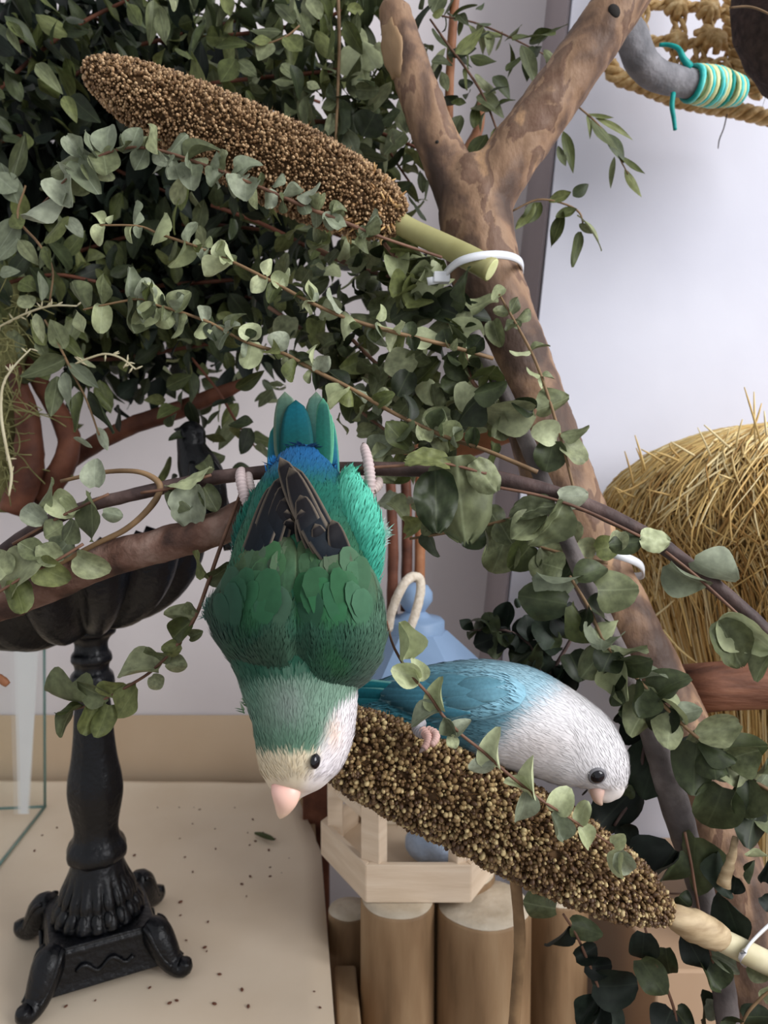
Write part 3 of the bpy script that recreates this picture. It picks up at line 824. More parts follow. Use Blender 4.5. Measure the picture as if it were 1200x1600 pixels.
# ================================================================ millet sprays
def millet(root, spec, nseed, spx, pal, nbig, bristle, shoots=0.0):
    s = catmull(spec, 10)
    pts = [P(*q[:3]) for q in s]; rad = [q[3] * q[2] / FPX for q in s]
    mesh_obj('ear_core', *tube(pts, [r * 0.9 for r in rad], 20, bump=0.05, bscale=120), M['millet_core'], root)
    L = [0.0]
    for i in range(1, len(pts)):
        L.append(L[-1] + (pts[i] - pts[i - 1]).length)
    w = [0.0]
    for i in range(1, len(pts)):
        w.append(w[-1] + (L[i] - L[i - 1]) * (rad[i] + rad[i - 1]))
    def sample(k, n):
        tgt = (k + rng.random()) / n * w[-1]
        i = 1
        while i < len(w) - 1 and w[i] < tgt:
            i += 1
        q = (tgt - w[i - 1]) / max(w[i] - w[i - 1], 1e-9)
        c = pts[i - 1].lerp(pts[i], q); r = rad[i - 1] * (1 - q) + rad[i] * q
        T = (pts[i] - pts[i - 1]).normalized()
        a = (k * 2.39996 + rng.random() * 0.8)
        n0 = T.orthogonal().normalized(); b0 = T.cross(n0)
        nn = n0 * math.cos(a) + b0 * math.sin(a)
        d_ = s[0][2]
        return c, r, T, nn
    base_v, base_f = ellipsoid(Vector((0, 0, 0)), Vector((1, 0, 0)), Vector((0, 1, 0)), Vector((0, 0, 1)), 6, 4)
    V, F, Cc = [], [], []
    big = []
    for k in range(nseed):
        c, r, T, nn = sample(k, nseed)
        sz = spx * s[0][2] / FPX * (0.6 + 0.75 * rng.random())
        pos = c + nn * r * (0.93 + 0.11 * rng.random())
        ax = (nn + T * (0.5 * shoots + rng.uniform(-0.3, 0.3)) + Vector((rng.uniform(-.3, .3), rng.uniform(-.3, .3), rng.uniform(-.3, .3)))).normalized()
        u = ax.orthogonal().normalized(); w2 = ax.cross(u)
        el = 1.05 + 0.5 * rng.random() + 0.35 * shoots
        col = lin(pal[int(rng.random() ** 1.1 * len(pal))])
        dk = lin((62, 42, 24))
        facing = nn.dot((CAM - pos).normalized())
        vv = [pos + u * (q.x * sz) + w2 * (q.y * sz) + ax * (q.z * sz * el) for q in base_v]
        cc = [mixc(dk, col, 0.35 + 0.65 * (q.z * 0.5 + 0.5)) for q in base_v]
        if len(big) < nbig and facing > 0.35 and k % 7 == 0:
            col2 = lin(rng.choice(pal[:3])); sz2 = spx * s[0][2] / FPX * rng.uniform(1.15, 1.5)
            vv = [pos + nn * sz2 * 0.3 + u * (q.x * sz2) + w2 * (q.y * sz2) + ax * (q.z * sz2 * 1.15) for q in base_v]
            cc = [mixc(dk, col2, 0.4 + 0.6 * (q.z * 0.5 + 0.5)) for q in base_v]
            big.append((vv, cc))
        else:
            o = len(V)
            V += vv; Cc += cc
            F += [tuple(i + o for i in q) for q in base_f]
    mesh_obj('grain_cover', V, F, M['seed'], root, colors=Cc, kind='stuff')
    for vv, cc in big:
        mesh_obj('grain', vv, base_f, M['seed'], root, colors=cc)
    V, F, Cc = [], [], []
    for k in range(bristle):
        c, r, T, nn = sample(k, bristle)
        p0 = c + nn * r * 0.88
        ax = (nn + T * rng.uniform(-0.9, 0.9) + Vector((rng.uniform(-.7, .7), rng.uniform(-.7, .7), rng.uniform(-.7, .7)))).normalized()
        ln = r * (0.18 + 0.16 * rng.random())
        wv = ax.orthogonal().normalized() * 0.00022
        o = len(V)
        V += [p0 - wv, p0 + wv, p0 + ax * ln]
        F.append((o, o + 1, o + 2))
        col = lin(rng.choice([(92, 66, 38), (128, 94, 56), (70, 48, 28), (160, 126, 80)]))
        Cc += [col] * 3
    mesh_obj('husk_bristle', V, F, M['seed'], root, colors=Cc, kind='stuff')
PAL_U = [(200, 168, 128), (180, 146, 108), (158, 126, 90), (136, 106, 74), (112, 86, 58), (122, 92, 62)]
PAL_L = [(196, 174, 126), (160, 134, 92), (132, 106, 70), (110, 84, 54), (92, 68, 44), (78, 56, 38), (86, 62, 42), (104, 80, 52)]
t = thing('millet_spray', 'long brown millet ear with green stalk tied to the trunk fork', 'millet', P(620, 340, 0.42))
millet(t, [(136, 106, 0.400, 12), (150, 114, 0.400, 26), (184, 132, 0.402, 39), (234, 158, 0.404, 50), (310, 194, 0.408, 57), (400, 238, 0.412, 62), (480, 276, 0.414, 63), (550, 309, 0.416, 55), (598, 330, 0.418, 42), (628, 344, 0.420, 24)], 10500, 2.35, PAL_U, 40, 3600, 0.6)
v, f = pxtube([(600, 332, 0.418, 17), (640, 358, 0.416, 17), (690, 382, 0.412, 18), (735, 404, 0.407, 19), (768, 422, 0.403, 19)], 6, 18)
mesh_obj('stalk', v, f, M['stem_green'], t)
for k in range(70):
    an = rng.uniform(0, 6.28); e = rng.uniform(0, 1)
    ax0 = P(628, 344, 0.420) - P(550, 309, 0.416); L0 = ax0.length; ax0 = ax0.normalized()
    u0 = ax0.orthogonal().normalized(); w0 = ax0.cross(u0)
    rr = 0.018 - 0.009 * e
    p0 = P(556 + 62 * e, 312 + 28 * e, 0.417) + (u0 * math.cos(an) + w0 * math.sin(an)) * rr
    dv = ((u0 * math.cos(an) + w0 * math.sin(an)) * 0.5 + ax0 * rng.uniform(-0.9, 0.5)).normalized()
    vv, ff = tube([p0 - dv * 0.002, p0 + dv * 0.003, p0 + dv * 0.007], [0.0006, 0.0008, 0.0003], 5)
    c_ = lin(rng.choice([(196, 158, 104), (170, 130, 84), (212, 178, 124)]))
    mesh_obj('spikelet', vv, ff, M['seed'], t, colors=[c_] * len(vv))
a = P(768, 422, 0.403); ax = (P(768, 422, 0.403) - P(735, 404, 0.407)).normalized(); u = ax.orthogonal().normalized()
r = 18.6 * 0.403 / FPX
mesh_obj('cut_end', *ellipsoid(a, u * r, ax.cross(u) * r, ax * 0.0006, 20, 6), M['stalk_cut'], t)

t = thing('millet_spray', 'thick golden brown millet ear that the blue lovebird feeds on', 'millet', P(1040, 1425, 0.36))
millet(t, [(470, 1128, 0.350, 20), (500, 1142, 0.350, 46), (560, 1172, 0.350, 62), (650, 1215, 0.349, 69), (750, 1264, 0.349, 70), (850, 1318, 0.350, 67), (930, 1362, 0.352, 58), (990, 1396, 0.355, 44), (1030, 1420, 0.357, 24), (1045, 1428, 0.358, 14)], 9500, 3.2, PAL_L, 290, 6500, 0.4)
mesh_obj('stalk', *pxtube([(1020, 1414, 0.357, 12), (1060, 1434, 0.358, 14), (1110, 1460, 0.360, 17), (1160, 1485, 0.362, 18), (1215, 1512, 0.364, 18), (1260, 1530, 0.366, 18)], 6, 16), M['stalk_dry'], t)
mesh_obj('sheath', *pxtube([(1036, 1420, 0.3575, 12), (1060, 1436, 0.357, 21), (1090, 1449, 0.358, 25), (1118, 1462, 0.3595, 22), (1124, 1468, 0.360, 19)], 6, 16, bump=0.12, bscale=160), M['husk'], t)

# ================================================================ straw nest
NCx = P(1232, 850, 0.615)
t = thing('straw_nest', 'thatched dome nest of golden straw at the right edge', 'nest', (NCx.x, NCx.y, ZBOX + 0.001))
NP = catmull([(20, 664), (110, 676), (190, 706), (240, 744), (268, 786), (272, 822), (254, 856), (232, 900), (212, 960), (190, 1020), (168, 1080), (150, 1140), (138, 1200)], 5)
npz = [(r * 0.615 / FPX, PY(1232, y, NCx.y).z) for r, y in NP]
zl = npz[-1][1]
npz += [(npz[-1][0] * (1 - 0.04 * k), zl + (ZBOX + 0.001 - zl) * k / 4) for k in (1, 2, 3, 4)]
mesh_obj('nest_body', *lathe((NCx.x, NCx.y), [(r * 0.95, max(z - 0.003, ZBOX + 0.001)) for r, z in npz], 48, lambda i, an, r, z: (r * (1 + 0.04 * noise.noise(Vector((math.cos(an) * 3, math.sin(an) * 3, z * 30)))), z)), M['straw_core'], t)
def nsurf(q, an, k=1.0):
    q = max(0.0, min(0.9999, q)) * (len(npz) - 1)
    i = int(q); e = q - i
    r = npz[i][0] * (1 - e) + npz[i + 1][0] * e; z = npz[i][1] * (1 - e) + npz[i + 1][1] * e
    return Vector((NCx.x + r * k * math.cos(an), NCx.y + r * k * math.sin(an), z))
SP = [(232, 206, 146), (216, 184, 118), (200, 166, 104), (240, 222, 172), (170, 132, 76), (206, 172, 110), (222, 190, 122)]
def strand(pts, w, col):
    return tube(pts, [w, w, w, w * 0.55][:len(pts)] if len(pts) == 4 else [w] * len(pts), 3, cap=False), col
V, F, Cc = [], [], []
for k in range(6000):
    an = rng.uniform(math.radians(150), math.radians(300)) if k % 5 else rng.uniform(0, 6.28)
    q0 = rng.random() ** 0.9
    roofy = q0 < 0.48
    ln = rng.uniform(0.10, 0.22) if roofy else rng.uniform(0.15, 0.3)
    da = rng.gauss(0, 0.15 if roofy else 0.035)
    lift = rng.uniform(0.97, 1.03)
    flare = rng.uniform(0.0, 0.05) if roofy else rng.uniform(-0.01, 0.02)
    pts = [nsurf(min(q0 + ln * e, 1.0), an + da * e, lift + flare * e) + Vector((0, 0, 0.001 + 0.002 * rng.random())) for e in (0, 0.33, 0.66, 1.0)]
    if (pts[3] - pts[0]).length < 0.012:
        continue
    (vv, ff), col = strand(pts, rng.uniform(0.0005, 0.0010) if roofy else rng.uniform(0.0006, 0.0014), lin(rng.choice(SP)))
    o = len(V); V += vv; F += [tuple(i + o for i in q) for q in ff]
    sh = rng.uniform(0.85, 1.12)
    Cc += [tuple(c * sh for c in col)] * len(vv)
mesh_obj('thatch', V, F, M['straw'], t, colors=Cc, kind='stuff')
stray = [((1188, 690), (1163, 605)), ((1180, 690), (1178, 612)), ((1172, 680), (1190, 630)), ((1198, 680), (1194, 642)), ((1110, 712), (1090, 668)), ((1140, 700), (1100, 664)), ((1008, 735), (992, 680)),
         ((1004, 740), (994, 700)), ((1062, 715), (1046, 692)), ((1085, 712), (1048, 690)), ((1060, 720), (1020, 705)), ((1040, 725), (1002, 702)), ((990, 760), (976, 705)), ((1000, 780), (958, 760)),
         ((985, 800), (962, 762)), ((1010, 750), (960, 772)), ((1150, 700), (1160, 655)), ((1128, 705), (1140, 670)), ((1095, 735), (1150, 725)), ((1080, 760), (1130, 780)), ((1050, 820), (1000, 850)), ((1110, 860), (1130, 815)),
         ((1020, 930), (1012, 965)), ((1020, 965), (1066, 925)), ((1062, 930), (1080, 1010)), ((1036, 984), (1092, 1038)), ((1055, 820), (1095, 866)), ((1105, 850), (1125, 812)), ((1150, 880), (1200, 860)), ((1160, 830), (1210, 812)),
         ((1000, 840), (1064, 815)), ((1010, 870), (1075, 808)), ((1140, 960), (1200, 930)), ((1085, 900), (1120, 960)), ((1100, 790), (1010, 765)), ((1180, 760), (1120, 740)), ((1170, 720), (1215, 705)), ((1020, 800), (975, 815))]
for (x0, y0), (x1, y1) in stray:
    d0 = 0.615 - 0.36 * 272 * 0.615 / FPX * (1 - (1232 - x0) / 340) * 2.2
    d1 = d0 - 0.004
    p0, p1 = P(x0, y0, d0), P(x1, y1, d1)
    mid = (p0 + p1) / 2 + Vector((rng.gauss(0, 0.001), 0, rng.gauss(0, 0.001)))
    s = catmull([tuple(p0), tuple(mid), tuple(p1)], 2)
    col = lin(rng.choice(SP[:4]))
    vv, ff = tube(s, [0.0009, 0.0009, 0.0008, 0.0007, 0.0004], 4)
    mesh_obj('straw', vv, ff, M['straw'], t, colors=[col] * len(vv))
o = mesh_obj('wood_perch', *tube([tuple(P(1062, 1078, 0.475)), tuple(P(1064, 1078, 0.475)), tuple(P(1120, 1072, 0.472)), tuple(P(1190, 1066, 0.470)), tuple(P(1280, 1060, 0.466))], [0.011, 0.0150, 0.0155, 0.0158, 0.016], 14, bump=0.14, bscale=70), M['perch_wood'])
tag(o, 'split red brown wood perch jutting out below the straw dome', 'perch')
v, f = pxtube([(1150, 1308, 0.365, 5), (1144, 1335, 0.365, 6), (1137, 1360, 0.365, 9), (1130, 1384, 0.365, 10)], 4, 10, bump=0.3, bscale=500)
tag(mesh_obj('straw_tuft', v, f, M['husk']), 'small tuft of tan straw caught between leaves at the lower right', 'straw')

# ================================================================ woven seagrass hanging, grey perch, dark shell
t = thing('seagrass_mat', 'open woven golden seagrass mat hanging at the top right', 'mat', P(1100, 100, 0.66))
def braid(name, ctrl, rpx, strands=3, turns=0.045, n=10):
    s = catmull(ctrl, n)
    V, F = [], []
    L = 0.0
    Ls = [0.0]
    for i in range(1, len(s)):
        L += math.hypot(s[i][0] - s[i - 1][0], s[i][1] - s[i - 1][1]); Ls.append(L)
    # resample finely
    out = []
    m = max(12, int(L / 4))
    for k in range(m + 1):
        tgt = L * k / m
        i = 1
        while i < len(Ls) - 1 and Ls[i] < tgt:
            i += 1
        e = (tgt - Ls[i - 1]) / max(Ls[i] - Ls[i - 1], 1e-6)
        out.append((tuple(a * (1 - e) + b * e for a, b in zip(s[i - 1], s[i])), tgt))
    vf = []
    for j in range(strands):
        ph = 2 * math.pi * j / strands
        pts = []
        for i, (q, l) in enumerate(out):
            p = P(q[0], q[1], q[2])
            nx = out[min(i + 1, m)][0]; pv = out[max(i - 1, 0)][0]
            T = (P(*nx[:3]) - P(*pv[:3])).normalized()
            side_ = T.cross(FWD).normalized()
            a = l * turns * 2 * math.pi / 2.2 + ph
            rr = rpx * q[2] / FPX
            pts.append(p + side_ * math.cos(a) * rr * 0.62 + FWD * math.sin(a) * rr * 0.5)
        vf.append(tube(pts, [rpx * 0.52 * 0.66 / FPX] * len(pts), 7, bump=0.15, bscale=400))
    return mesh_obj(name, *join(*vf), M['seagrass'], t)
MD = 0.66
braid('border_braid', [(950, 95, MD), (962, 118, MD), (1000, 132, MD), (1050, 152, MD), (1100, 164, MD), (1150, 172, MD), (1200, 184, MD), (1260, 196, MD)], 12)
braid('border_braid', [(1150, -240, MD), (1144, -100, MD), (1140, 20, MD), (1146, 70, MD), (1160, 120, MD), (1190, 150, MD)], 11)
braid('cord', [(1005, 62, MD), (1040, 66, MD), (1080, 68, MD), (1120, 66, MD), (1150, 78, MD)], 7.5)
braid('cord', [(1010, 8, MD), (1050, 8, MD), (1090, 12, MD), (1140, 22, MD)], 7.5)
braid('cord', [(1052, -240, MD), (1052, -120, MD), (1052, -30, MD), (1053, 10, MD), (1054, 60, MD), (1048, 110, MD), (1044, 150, MD)], 6.5, 2)
braid('cord', [(1064, -240, MD), (1064, -120, MD), (1064, -30, MD), (1066, 10, MD), (1066, 60, MD), (1060, 110, MD), (1056, 150, MD)], 6.5, 2)
braid('cord', [(1096, -240, MD), (1096, -120, MD), (1096, -30, MD), (1104, 10, MD), (1100, 45, MD), (1088, 80, MD), (1084, 110, MD), (1088, 160, MD)], 6.5, 2)
braid('cord', [(1112, -240, MD), (1112, -120, MD), (1112, -30, MD), (1116, 10, MD), (1110, 45, MD), (1100, 80, MD), (1098, 110, MD), (1100, 160, MD)], 6.5, 2)
braid('cord', [(1136, 70, MD), (1138, 100, MD), (1140, 130, MD), (1142, 168, MD)], 6.5, 2)
braid('cord', [(1022, -240, MD), (1022, -120, MD), (1022, -30, MD), (1012, 10, MD), (1006, 40, MD), (1012, 64, MD)], 6.5, 2)
for yy in (-60, -125, -190):
    braid('cord', [(1000, yy, MD), (1050, yy + 2, MD), (1100, yy - 2, MD), (1150, yy, MD)], 7.5)
braid('cord', [(1060, 108, MD), (1090, 100, MD), (1120, 96, MD), (1148, 98, MD)], 6.5, 2)
for kx, ky in ((1058, 8), (1108, 14), (1058, 64), (1104, 56), (1120, 62)):
    c = P(kx, ky, MD - 0.006)
    vf = []
    for a in (0.5, 1.6, 2.6):
        dv = RIGHT * math.cos(a) + UP * math.sin(a)
        vf.append(tube([c - dv * 0.010 + FWD * 0.004, c - dv * 0.005 - FWD * 0.002, c + dv * 0.005 - FWD * 0.002, c + dv * 0.010 + FWD * 0.004], [0.0032, 0.004, 0.004, 0.003], 7, bump=0.2, bscale=400))
    mesh_obj('knot', *join(*vf), M['seagrass'], t)
t = thing('grey_perch', 'bent grey sanded perch with aqua string bound on its end', 'perch', P(1000, 90, 0.56))
mesh_obj('perch_rod', *pxtube([(960, 20, 0.53, 24), (985, 55, 0.535, 25), (1002, 95, 0.54, 25), (1026, 118, 0.545, 23), (1055, 126, 0.55, 22), (1082, 131, 0.555, 21)], 6, 18, bump=0.06, bscale=120), M['grey_perch'], t)
a0, a1 = P(1078, 130, 0.554), P(1152, 142, 0.57)
axv = (a1 - a0).normalized(); uu = axv.orthogonal().normalized(); ww = axv.cross(uu)
mesh_obj('rod_tip', *tube([tuple(a0), tuple(a0.lerp(a1, 0.5)), tuple(a1)], [0.0100, 0.0098, 0.006], 14), M['cream_string'], t)
for i in range(17):
    e = i / 16
    c = a0.lerp(a1, 0.02 + 0.96 * e)
    r = 0.0118 + 0.0012 * math.sin(e * 3.1) - 0.0045 * max(0, e - 0.5)
    tl = rng.uniform(-0.35, 0.35)
    pts = []
    for k in range(19):
        an = 2 * math.pi * k / 18
        pts.append(c + (uu * math.cos(an) + ww * math.sin(an)) * r + axv * (tl * r * math.cos(an)))
    mesh_obj('string_wrap', *tube(pts, [0.0016] * 19, 6, cap=False), (M['teal'] if i in (0, 11) else M['aqua'] if i % 5 in (1, 3) else M['cream_string']), t)
mesh_obj('string_end', *pxtube([(1052, 146, 0.545, 4), (1050, 165, 0.543, 4), (1053, 185, 0.543, 3.5), (1055, 203, 0.543, 3)], 4, 7), M['teal'], t)
mesh_obj('string_end', *pxtube([(1030, 70, 0.545, 3), (1045, 70, 0.543, 3.5), (1060, 76, 0.541, 4), (1068, 92, 0.541, 5), (1078, 104, 0.545, 6)], 4, 7), M['teal'], t)
t = thing('fibre_shell', 'dark brown fibrous shell cut off by the top right corner', 'shell', P(1270, 60, 0.56))
c = P(1290, 0, 0.575)
v, f = ellipsoid(c, RIGHT * 0.071, UP * 0.082, FWD * 0.05, 40, 24)
v = [p + (p - c).normalized() * 0.0035 * noise.noise(p * 60) for p in v]
mesh_obj('shell_body', v, f, M['dark_fibre'], t)
for k in range(26):
    a = rng.uniform(2.4, 4.4); e = rng.uniform(-0.3, 1.2)
    n = (RIGHT * math.cos(a) * math.cos(e) + UP * math.sin(a) * math.cos(e) - FWD * math.sin(e))
    p = c + Vector((n.x * 0.071, 0, 0)) + UP * (n.dot(UP) * 0.082) + FWD * (n.dot(FWD) * 0.05)
    mesh_obj('fibre', *tube([p, p + n * 0.006 + UP * rng.uniform(-.004, .004), p + n * 0.009 + UP * rng.uniform(-.01, .01) + RIGHT * rng.uniform(-.006, .006)], [0.0003, 0.00025, 0.0001], 3), M['dark_fibre'], t)
tag(mesh_obj('loose_fibre', *pxtube([(1136, 178, 0.655, 1), (1131, 200, 0.655, 1), (1124, 218, 0.655, 1), (1122, 232, 0.655, 0.8)], 3, 4), M['bark_dark']), 'loose dark hair hanging below the seagrass border', 'fibre')
tag(mesh_obj('loose_fibre', *pxtube([(1140, 12, 0.5, 1.6), (1165, 10, 0.5, 1.8), (1185, 14, 0.5, 1.8), (1210, 26, 0.5, 1.6)], 4, 5), M['stem_tan']), 'thin tan fibre arching in front of the dark shell', 'fibre')

# ================================================================ birds
def loft(sections, n=6, seg=40):
    """sections: (px, py, depth, half width px, half thickness px); returns verts, faces, axis samples"""
    s = catmull(sections, n)
    C = [P(q[0], q[1], q[2]) for q in s]
    V, F, tt = [], [], []
    m = len(s)
    for i in range(m):
        T = (C[min(i + 1, m - 1)] - C[max(i - 1, 0)]).normalized()
        view = (CAM - C[i]).normalized()
        S = T.cross(view).normalized()
        Nn = S.cross(T).normalized()
        k = s[i][2] / FPX
        for j in range(seg):
            a = 2 * math.pi * j / seg
            V.append(C[i] + S * (max(s[i][3], 0.3) * k * math.cos(a)) + Nn * (max(s[i][4], 0.3) * k * math.sin(a)))
            tt.append(i / (m - 1))
    for i in range(m - 1):
        for j in range(seg):
            j2 = (j + 1) % seg
            F.append((i * seg + j, i * seg + j2, (i + 1) * seg + j2, (i + 1) * seg + j))
    V.append(C[0]); V.append(C[-1])
    for j in range(seg):
        j2 = (j + 1) % seg
        F.append((len(V) - 2, j2, j)); F.append((len(V) - 1, (m - 1) * seg + j, (m - 1) * seg + j2))
    return V, F, C
def bvh_of(V, F):
    return BVHTree.FromPolygons([tuple(v) for v in V], F)
def surf(bvhs, x, y, dflt):
    """nearest surface point seen through pixel (x, y)"""
    r = ray(x, y)
    best = None
    for b in bvhs:
        h = b.ray_cast(CAM, r.normalized())
        if h[0] is not None and (best is None or h[3] < best[3]):
            best = h
    if best is None:
        return P(x, y, dflt)
    return best[0]
def plumage(root, V, F, colfn, flow, count, length, width, name='plumage', skip=None, lift=0.22, axis=None, jit=0.14, broad=False):
    """short contour feathers laid over a body surface, tips along flow(p)"""
    tris, cum, tot = [], [], 0.0
    for f in F:
        for k in range(1, len(f) - 1):
            a, b, c = V[f[0]], V[f[k]], V[f[k + 1]]
            ar = (b - a).cross(c - a).length
            if ar > 1e-12:
                tot += ar
                tris.append((a, b, c)); cum.append(tot)
    import bisect
    OV, OF, OC = [], [], []
    for i in range(count):
        q = (i + rng.random()) / count * tot
        a, b, c = tris[min(bisect.bisect_left(cum, q), len(tris) - 1)]
        u, w = rng.random(), rng.random()
        if u + w > 1:
            u, w = 1 - u, 1 - w
        p = a + (b - a) * u + (c - a) * w
        n = (b - a).cross(c - a).normalized()
        if axis:
            q_ = min(axis, key=lambda c_: (c_ - p).length_squared)
            if n.dot(p - q_) < 0:
                n = -n
        elif n.dot(CAM - p) < 0:
            n = -n
        x, y = project(p)
        if skip and skip(x, y, p):
            continue
        fl = flow(p, x, y)
        fl = fl - n * fl.dot(n)
        if fl.length < 1e-6:
            continue
        fl.normalize()
        sd = n.cross(fl)
        fl = (fl + sd * rng.gauss(0, 0.16)).normalized()
        sd = n.cross(fl)
        L = length(x, y) if callable(length) else length
        W = width(x, y) if callable(width) else width
        L *= rng.uniform(0.7, 1.2); W *= rng.uniform(0.7, 1.2)
        col = colfn(x, y, p)
        g = rng.uniform(1 - jit, 1 + jit)
        col = tuple(min(1.0, v * g) for v in col)
        o = len(OV)
        if broad:
            ts = ((0.0, 0.25), (0.35, 0.85), (0.62, 1.0), (0.85, 0.72), (0.96, 0.34))
            edge = tuple(min(1.0, v * 1.10 + 0.002) for v in col)
            for a_, w_ in ts:
                for b_ in (-1, 0, 1):
                    OV.append(p + fl * L * a_ + sd * W * 0.5 * w_ * b_ + n * (0.0007 * sstep(0.0, 0.3, a_) + L * lift * a_ + (0.035 * W if b_ == 0 else -0.01 * W) * min(1, a_ * 3)))
                    OC.append(edge if (a_ > 0.9 or b_) and a_ > 0.5 else col)
            for i_ in range(4):
                for b_ in (0, 1):
                    k_ = o + i_ * 3 + b_
                    OF.append((k_, k_ + 1, k_ + 4, k_ + 3))
            continue
        OV += [p - sd * W * 0.35, p + sd * W * 0.35, p + fl * L * 0.55 - sd * W * 0.5 + n * L * lift * 0.55, p + fl * L * 0.55 + sd * W * 0.5 + n * L * lift * 0.55, p + fl * L + n * L * lift * 0.75]
        OF += [(o, o + 1, o + 3, o + 2), (o + 2, o + 3, o + 4)]
        OC += [col] * 5
    return mesh_obj(name, OV, OF, M['plume'], root, colors=OC, kind='stuff')
def feather(name, parent, bvhs, base, tip, wpx, dflt, off0, off1, ca, ctip, cedge, na=12, nb=6, round_=0.5, bend=0.0, d2=None, edge_w=0.16, mat='feather', rise=(0.0, 0.6)):
    """one feather that follows the body beneath it, from base to tip pixel; d2 = depth at the tip if it leaves the body"""
    bx, by = base; tx, ty = tip
    L = math.hypot(tx - bx, ty - by)
    ux, uy = (tx - bx) / L, (ty - by) / L
    px, py = -uy, ux
    V, C, F = [], [], []
    for i in range(na + 1):
        a = i / na
        pw = (0.25 + 0.75 * sstep(0.0, 0.45, a)) * (1 - max(0.0, (a - round_) / (1 - round_)) ** 2.2) ** 0.5 if a < 1 else 0.02
        cx = bx + (tx - bx) * a + px * bend * math.sin(a * math.pi); cy = by + (ty - by) * a + py * bend * math.sin(a * math.pi)
        for j in range(nb + 1):
            b = j / nb * 2 - 1
            x, y = cx + px * b * wpx * pw, cy + py * b * wpx * pw
            if d2 is None:
                q = surf(bvhs, x, y, dflt)
                d = depth(q)
            else:
                d = dflt + (d2 - dflt) * a
            d -= off0 + (off1 - off0) * sstep(rise[0], rise[1], a) + 0.0012 * (1 - b * b) * pw
            V.append(P(x, y, d))
            c = mixc(ca, ctip, sstep(0.45, 1.0, a))
            e = max(sstep(1 - edge_w, 1.0, abs(b)), sstep(1 - edge_w * 0.5, 1.0, a))
            c = mixc(c, cedge, e * 0.9)
            if abs(b) < 0.02:
                c = mixc(c, (0, 0, 0), 0.12)
            C.append(c)
    w = nb + 1
    for i in range(na):
        for j in range(nb):
            F.append((i * w + j, i * w + j + 1, (i + 1) * w + j + 1, (i + 1) * w + j))
    o = mesh_obj(name, V, F, M[mat], parent, colors=C)
    s = o.modifiers.new('thick', 'SOLIDIFY'); s.thickness = 0.0003; s.offset = -1
    return o
def toe(parent, spec, col=(190, 172, 170), name='toe'):
    s = catmull(spec, 9)
    V, F = tube([P(*q[:3]) for q in s], [q[3] * q[2] / FPX * (1 + 0.10 * math.sin(i * 2.1)) for i, q in enumerate(s)], 12)
    c = lin(col)
    C = []
    for i in range(len(V)):
        r = i // 12
        g = 1.0 + 0.13 * math.sin(r * 2.1)
        C.append(tuple(v * g for v in c))
    return mesh_obj(name, V, F, M['skin'], parent, colors=C)
def claw(parent, spec):
    V, F = pxtube(spec, 4, 8)
    return mesh_obj('claw', V, F, M['beak'], parent, colors=[lin((120, 104, 98))] * len(V))

def interp(tab, y):
    if y >= tab[0][0]:
        return tab[0][1]
    for (y0, x0), (y1, x1) in zip(tab, tab[1:]):
        if y0 >= y >= y1:
            return x0 + (x1 - x0) * (y - y0) / (y1 - y0)
    return tab[-1][1]

# ---------------------------------------------------------------- green lovebird, head down, back to us
g = thing('green_lovebird', 'green lovebird hanging head down with pink beak and teal tail', 'bird', P(470, 735, 0.34))
GB = [(474, 700, 0.338, 20, 10), (473, 730, 0.335, 46, 28), (474, 775, 0.330, 78, 52), (478, 830, 0.324, 100, 72), (474, 890, 0.318, 112, 88), (466, 945, 0.313, 116, 94), (463, 1000, 0.309, 108, 92), (467, 1050, 0.306, 94, 86),
      (473, 1092, 0.304, 86, 80), (475, 1130, 0.302, 80, 79), (470, 1165, 0.300, 74, 76), (461, 1195, 0.299, 62, 66), (453, 1220, 0.298, 46, 50), (448, 1238, 0.297, 26, 30), (446, 1246, 0.297, 10, 12)]
gv, gf, gc = loft(GB, 6, 48)
GREEN, DEEP, NAPE, WHITE, CREAM = lin((40, 88, 64)), lin((28, 70, 56)), lin((110, 138, 120)), lin((228, 222, 224)), lin((224, 210, 180))
TURQ, BLUE, PEACH = lin((24, 92, 78)), lin((20, 84, 132)), lin((226, 198, 178))
def gcol(x, y, p=None):
    c = mixc(TURQ, GREEN, sstep(780, 860, y))
    c = mixc(c, DEEP, sstep(930, 1000, y) * 0.7)
    if y < 800:
        c = mixc(BLUE, c, sstep(715, 775, y))
    nb = 1062 + 0.0014 * (x - 470) ** 2 + 5 * noise.noise(Vector((x * 0.05, y * 0.05, 2)))
    k = sstep(nb - 12, nb + 14, y)
    nap = mixc(NAPE, lin((122, 134, 126)), 0.8 * math.exp(-((x - 452) / 26) ** 2 - ((y - 1105) / 36) ** 2))
    nap = mixc(nap, lin((82, 116, 94)), sstep(1120, 1165, y) * 0.7)
    nap = mixc(nap, lin((72, 116, 98)), sstep(420, 395, x) * 0.6)
    c = mixc(c, nap, k)
    fb = 1176 + 0.10 * (480 - x) * 0.3 + 4 * noise.noise(Vector((x * 0.08, 3, 1)))
    c = mixc(c, CREAM, sstep(fb - 6, fb + 8, y))
    # white cheek to the right of a line from the shoulder down to the beak
    lx = interp([(1250, 464), (1200, 488), (1160, 503), (1115, 522), (1095, 546), (1078, 580)], y)
    w = sstep(lx - 12, lx + 14, x) * sstep(1066, 1092, y + 0.0 * x)
    ck = mixc(WHITE, PEACH, 0.75 * math.exp(-((x - 519) / 13) ** 2 - ((y - 1150) / 24) ** 2))
    c = mixc(c, ck, w)
    if y > 1205:
        c = mixc(c, lin((206, 190, 170)), sstep(1208, 1236, y) * 0.6)
    return c
body = mesh_obj('body', gv, gf, M['plume'], g, colors=[gcol(*project(v)) for v in gv])
gb_bvh = bvh_of(gv, gf)
gdir = (P(474, 700, 0.338) - P(468, 1150, 0.301)).normalized()
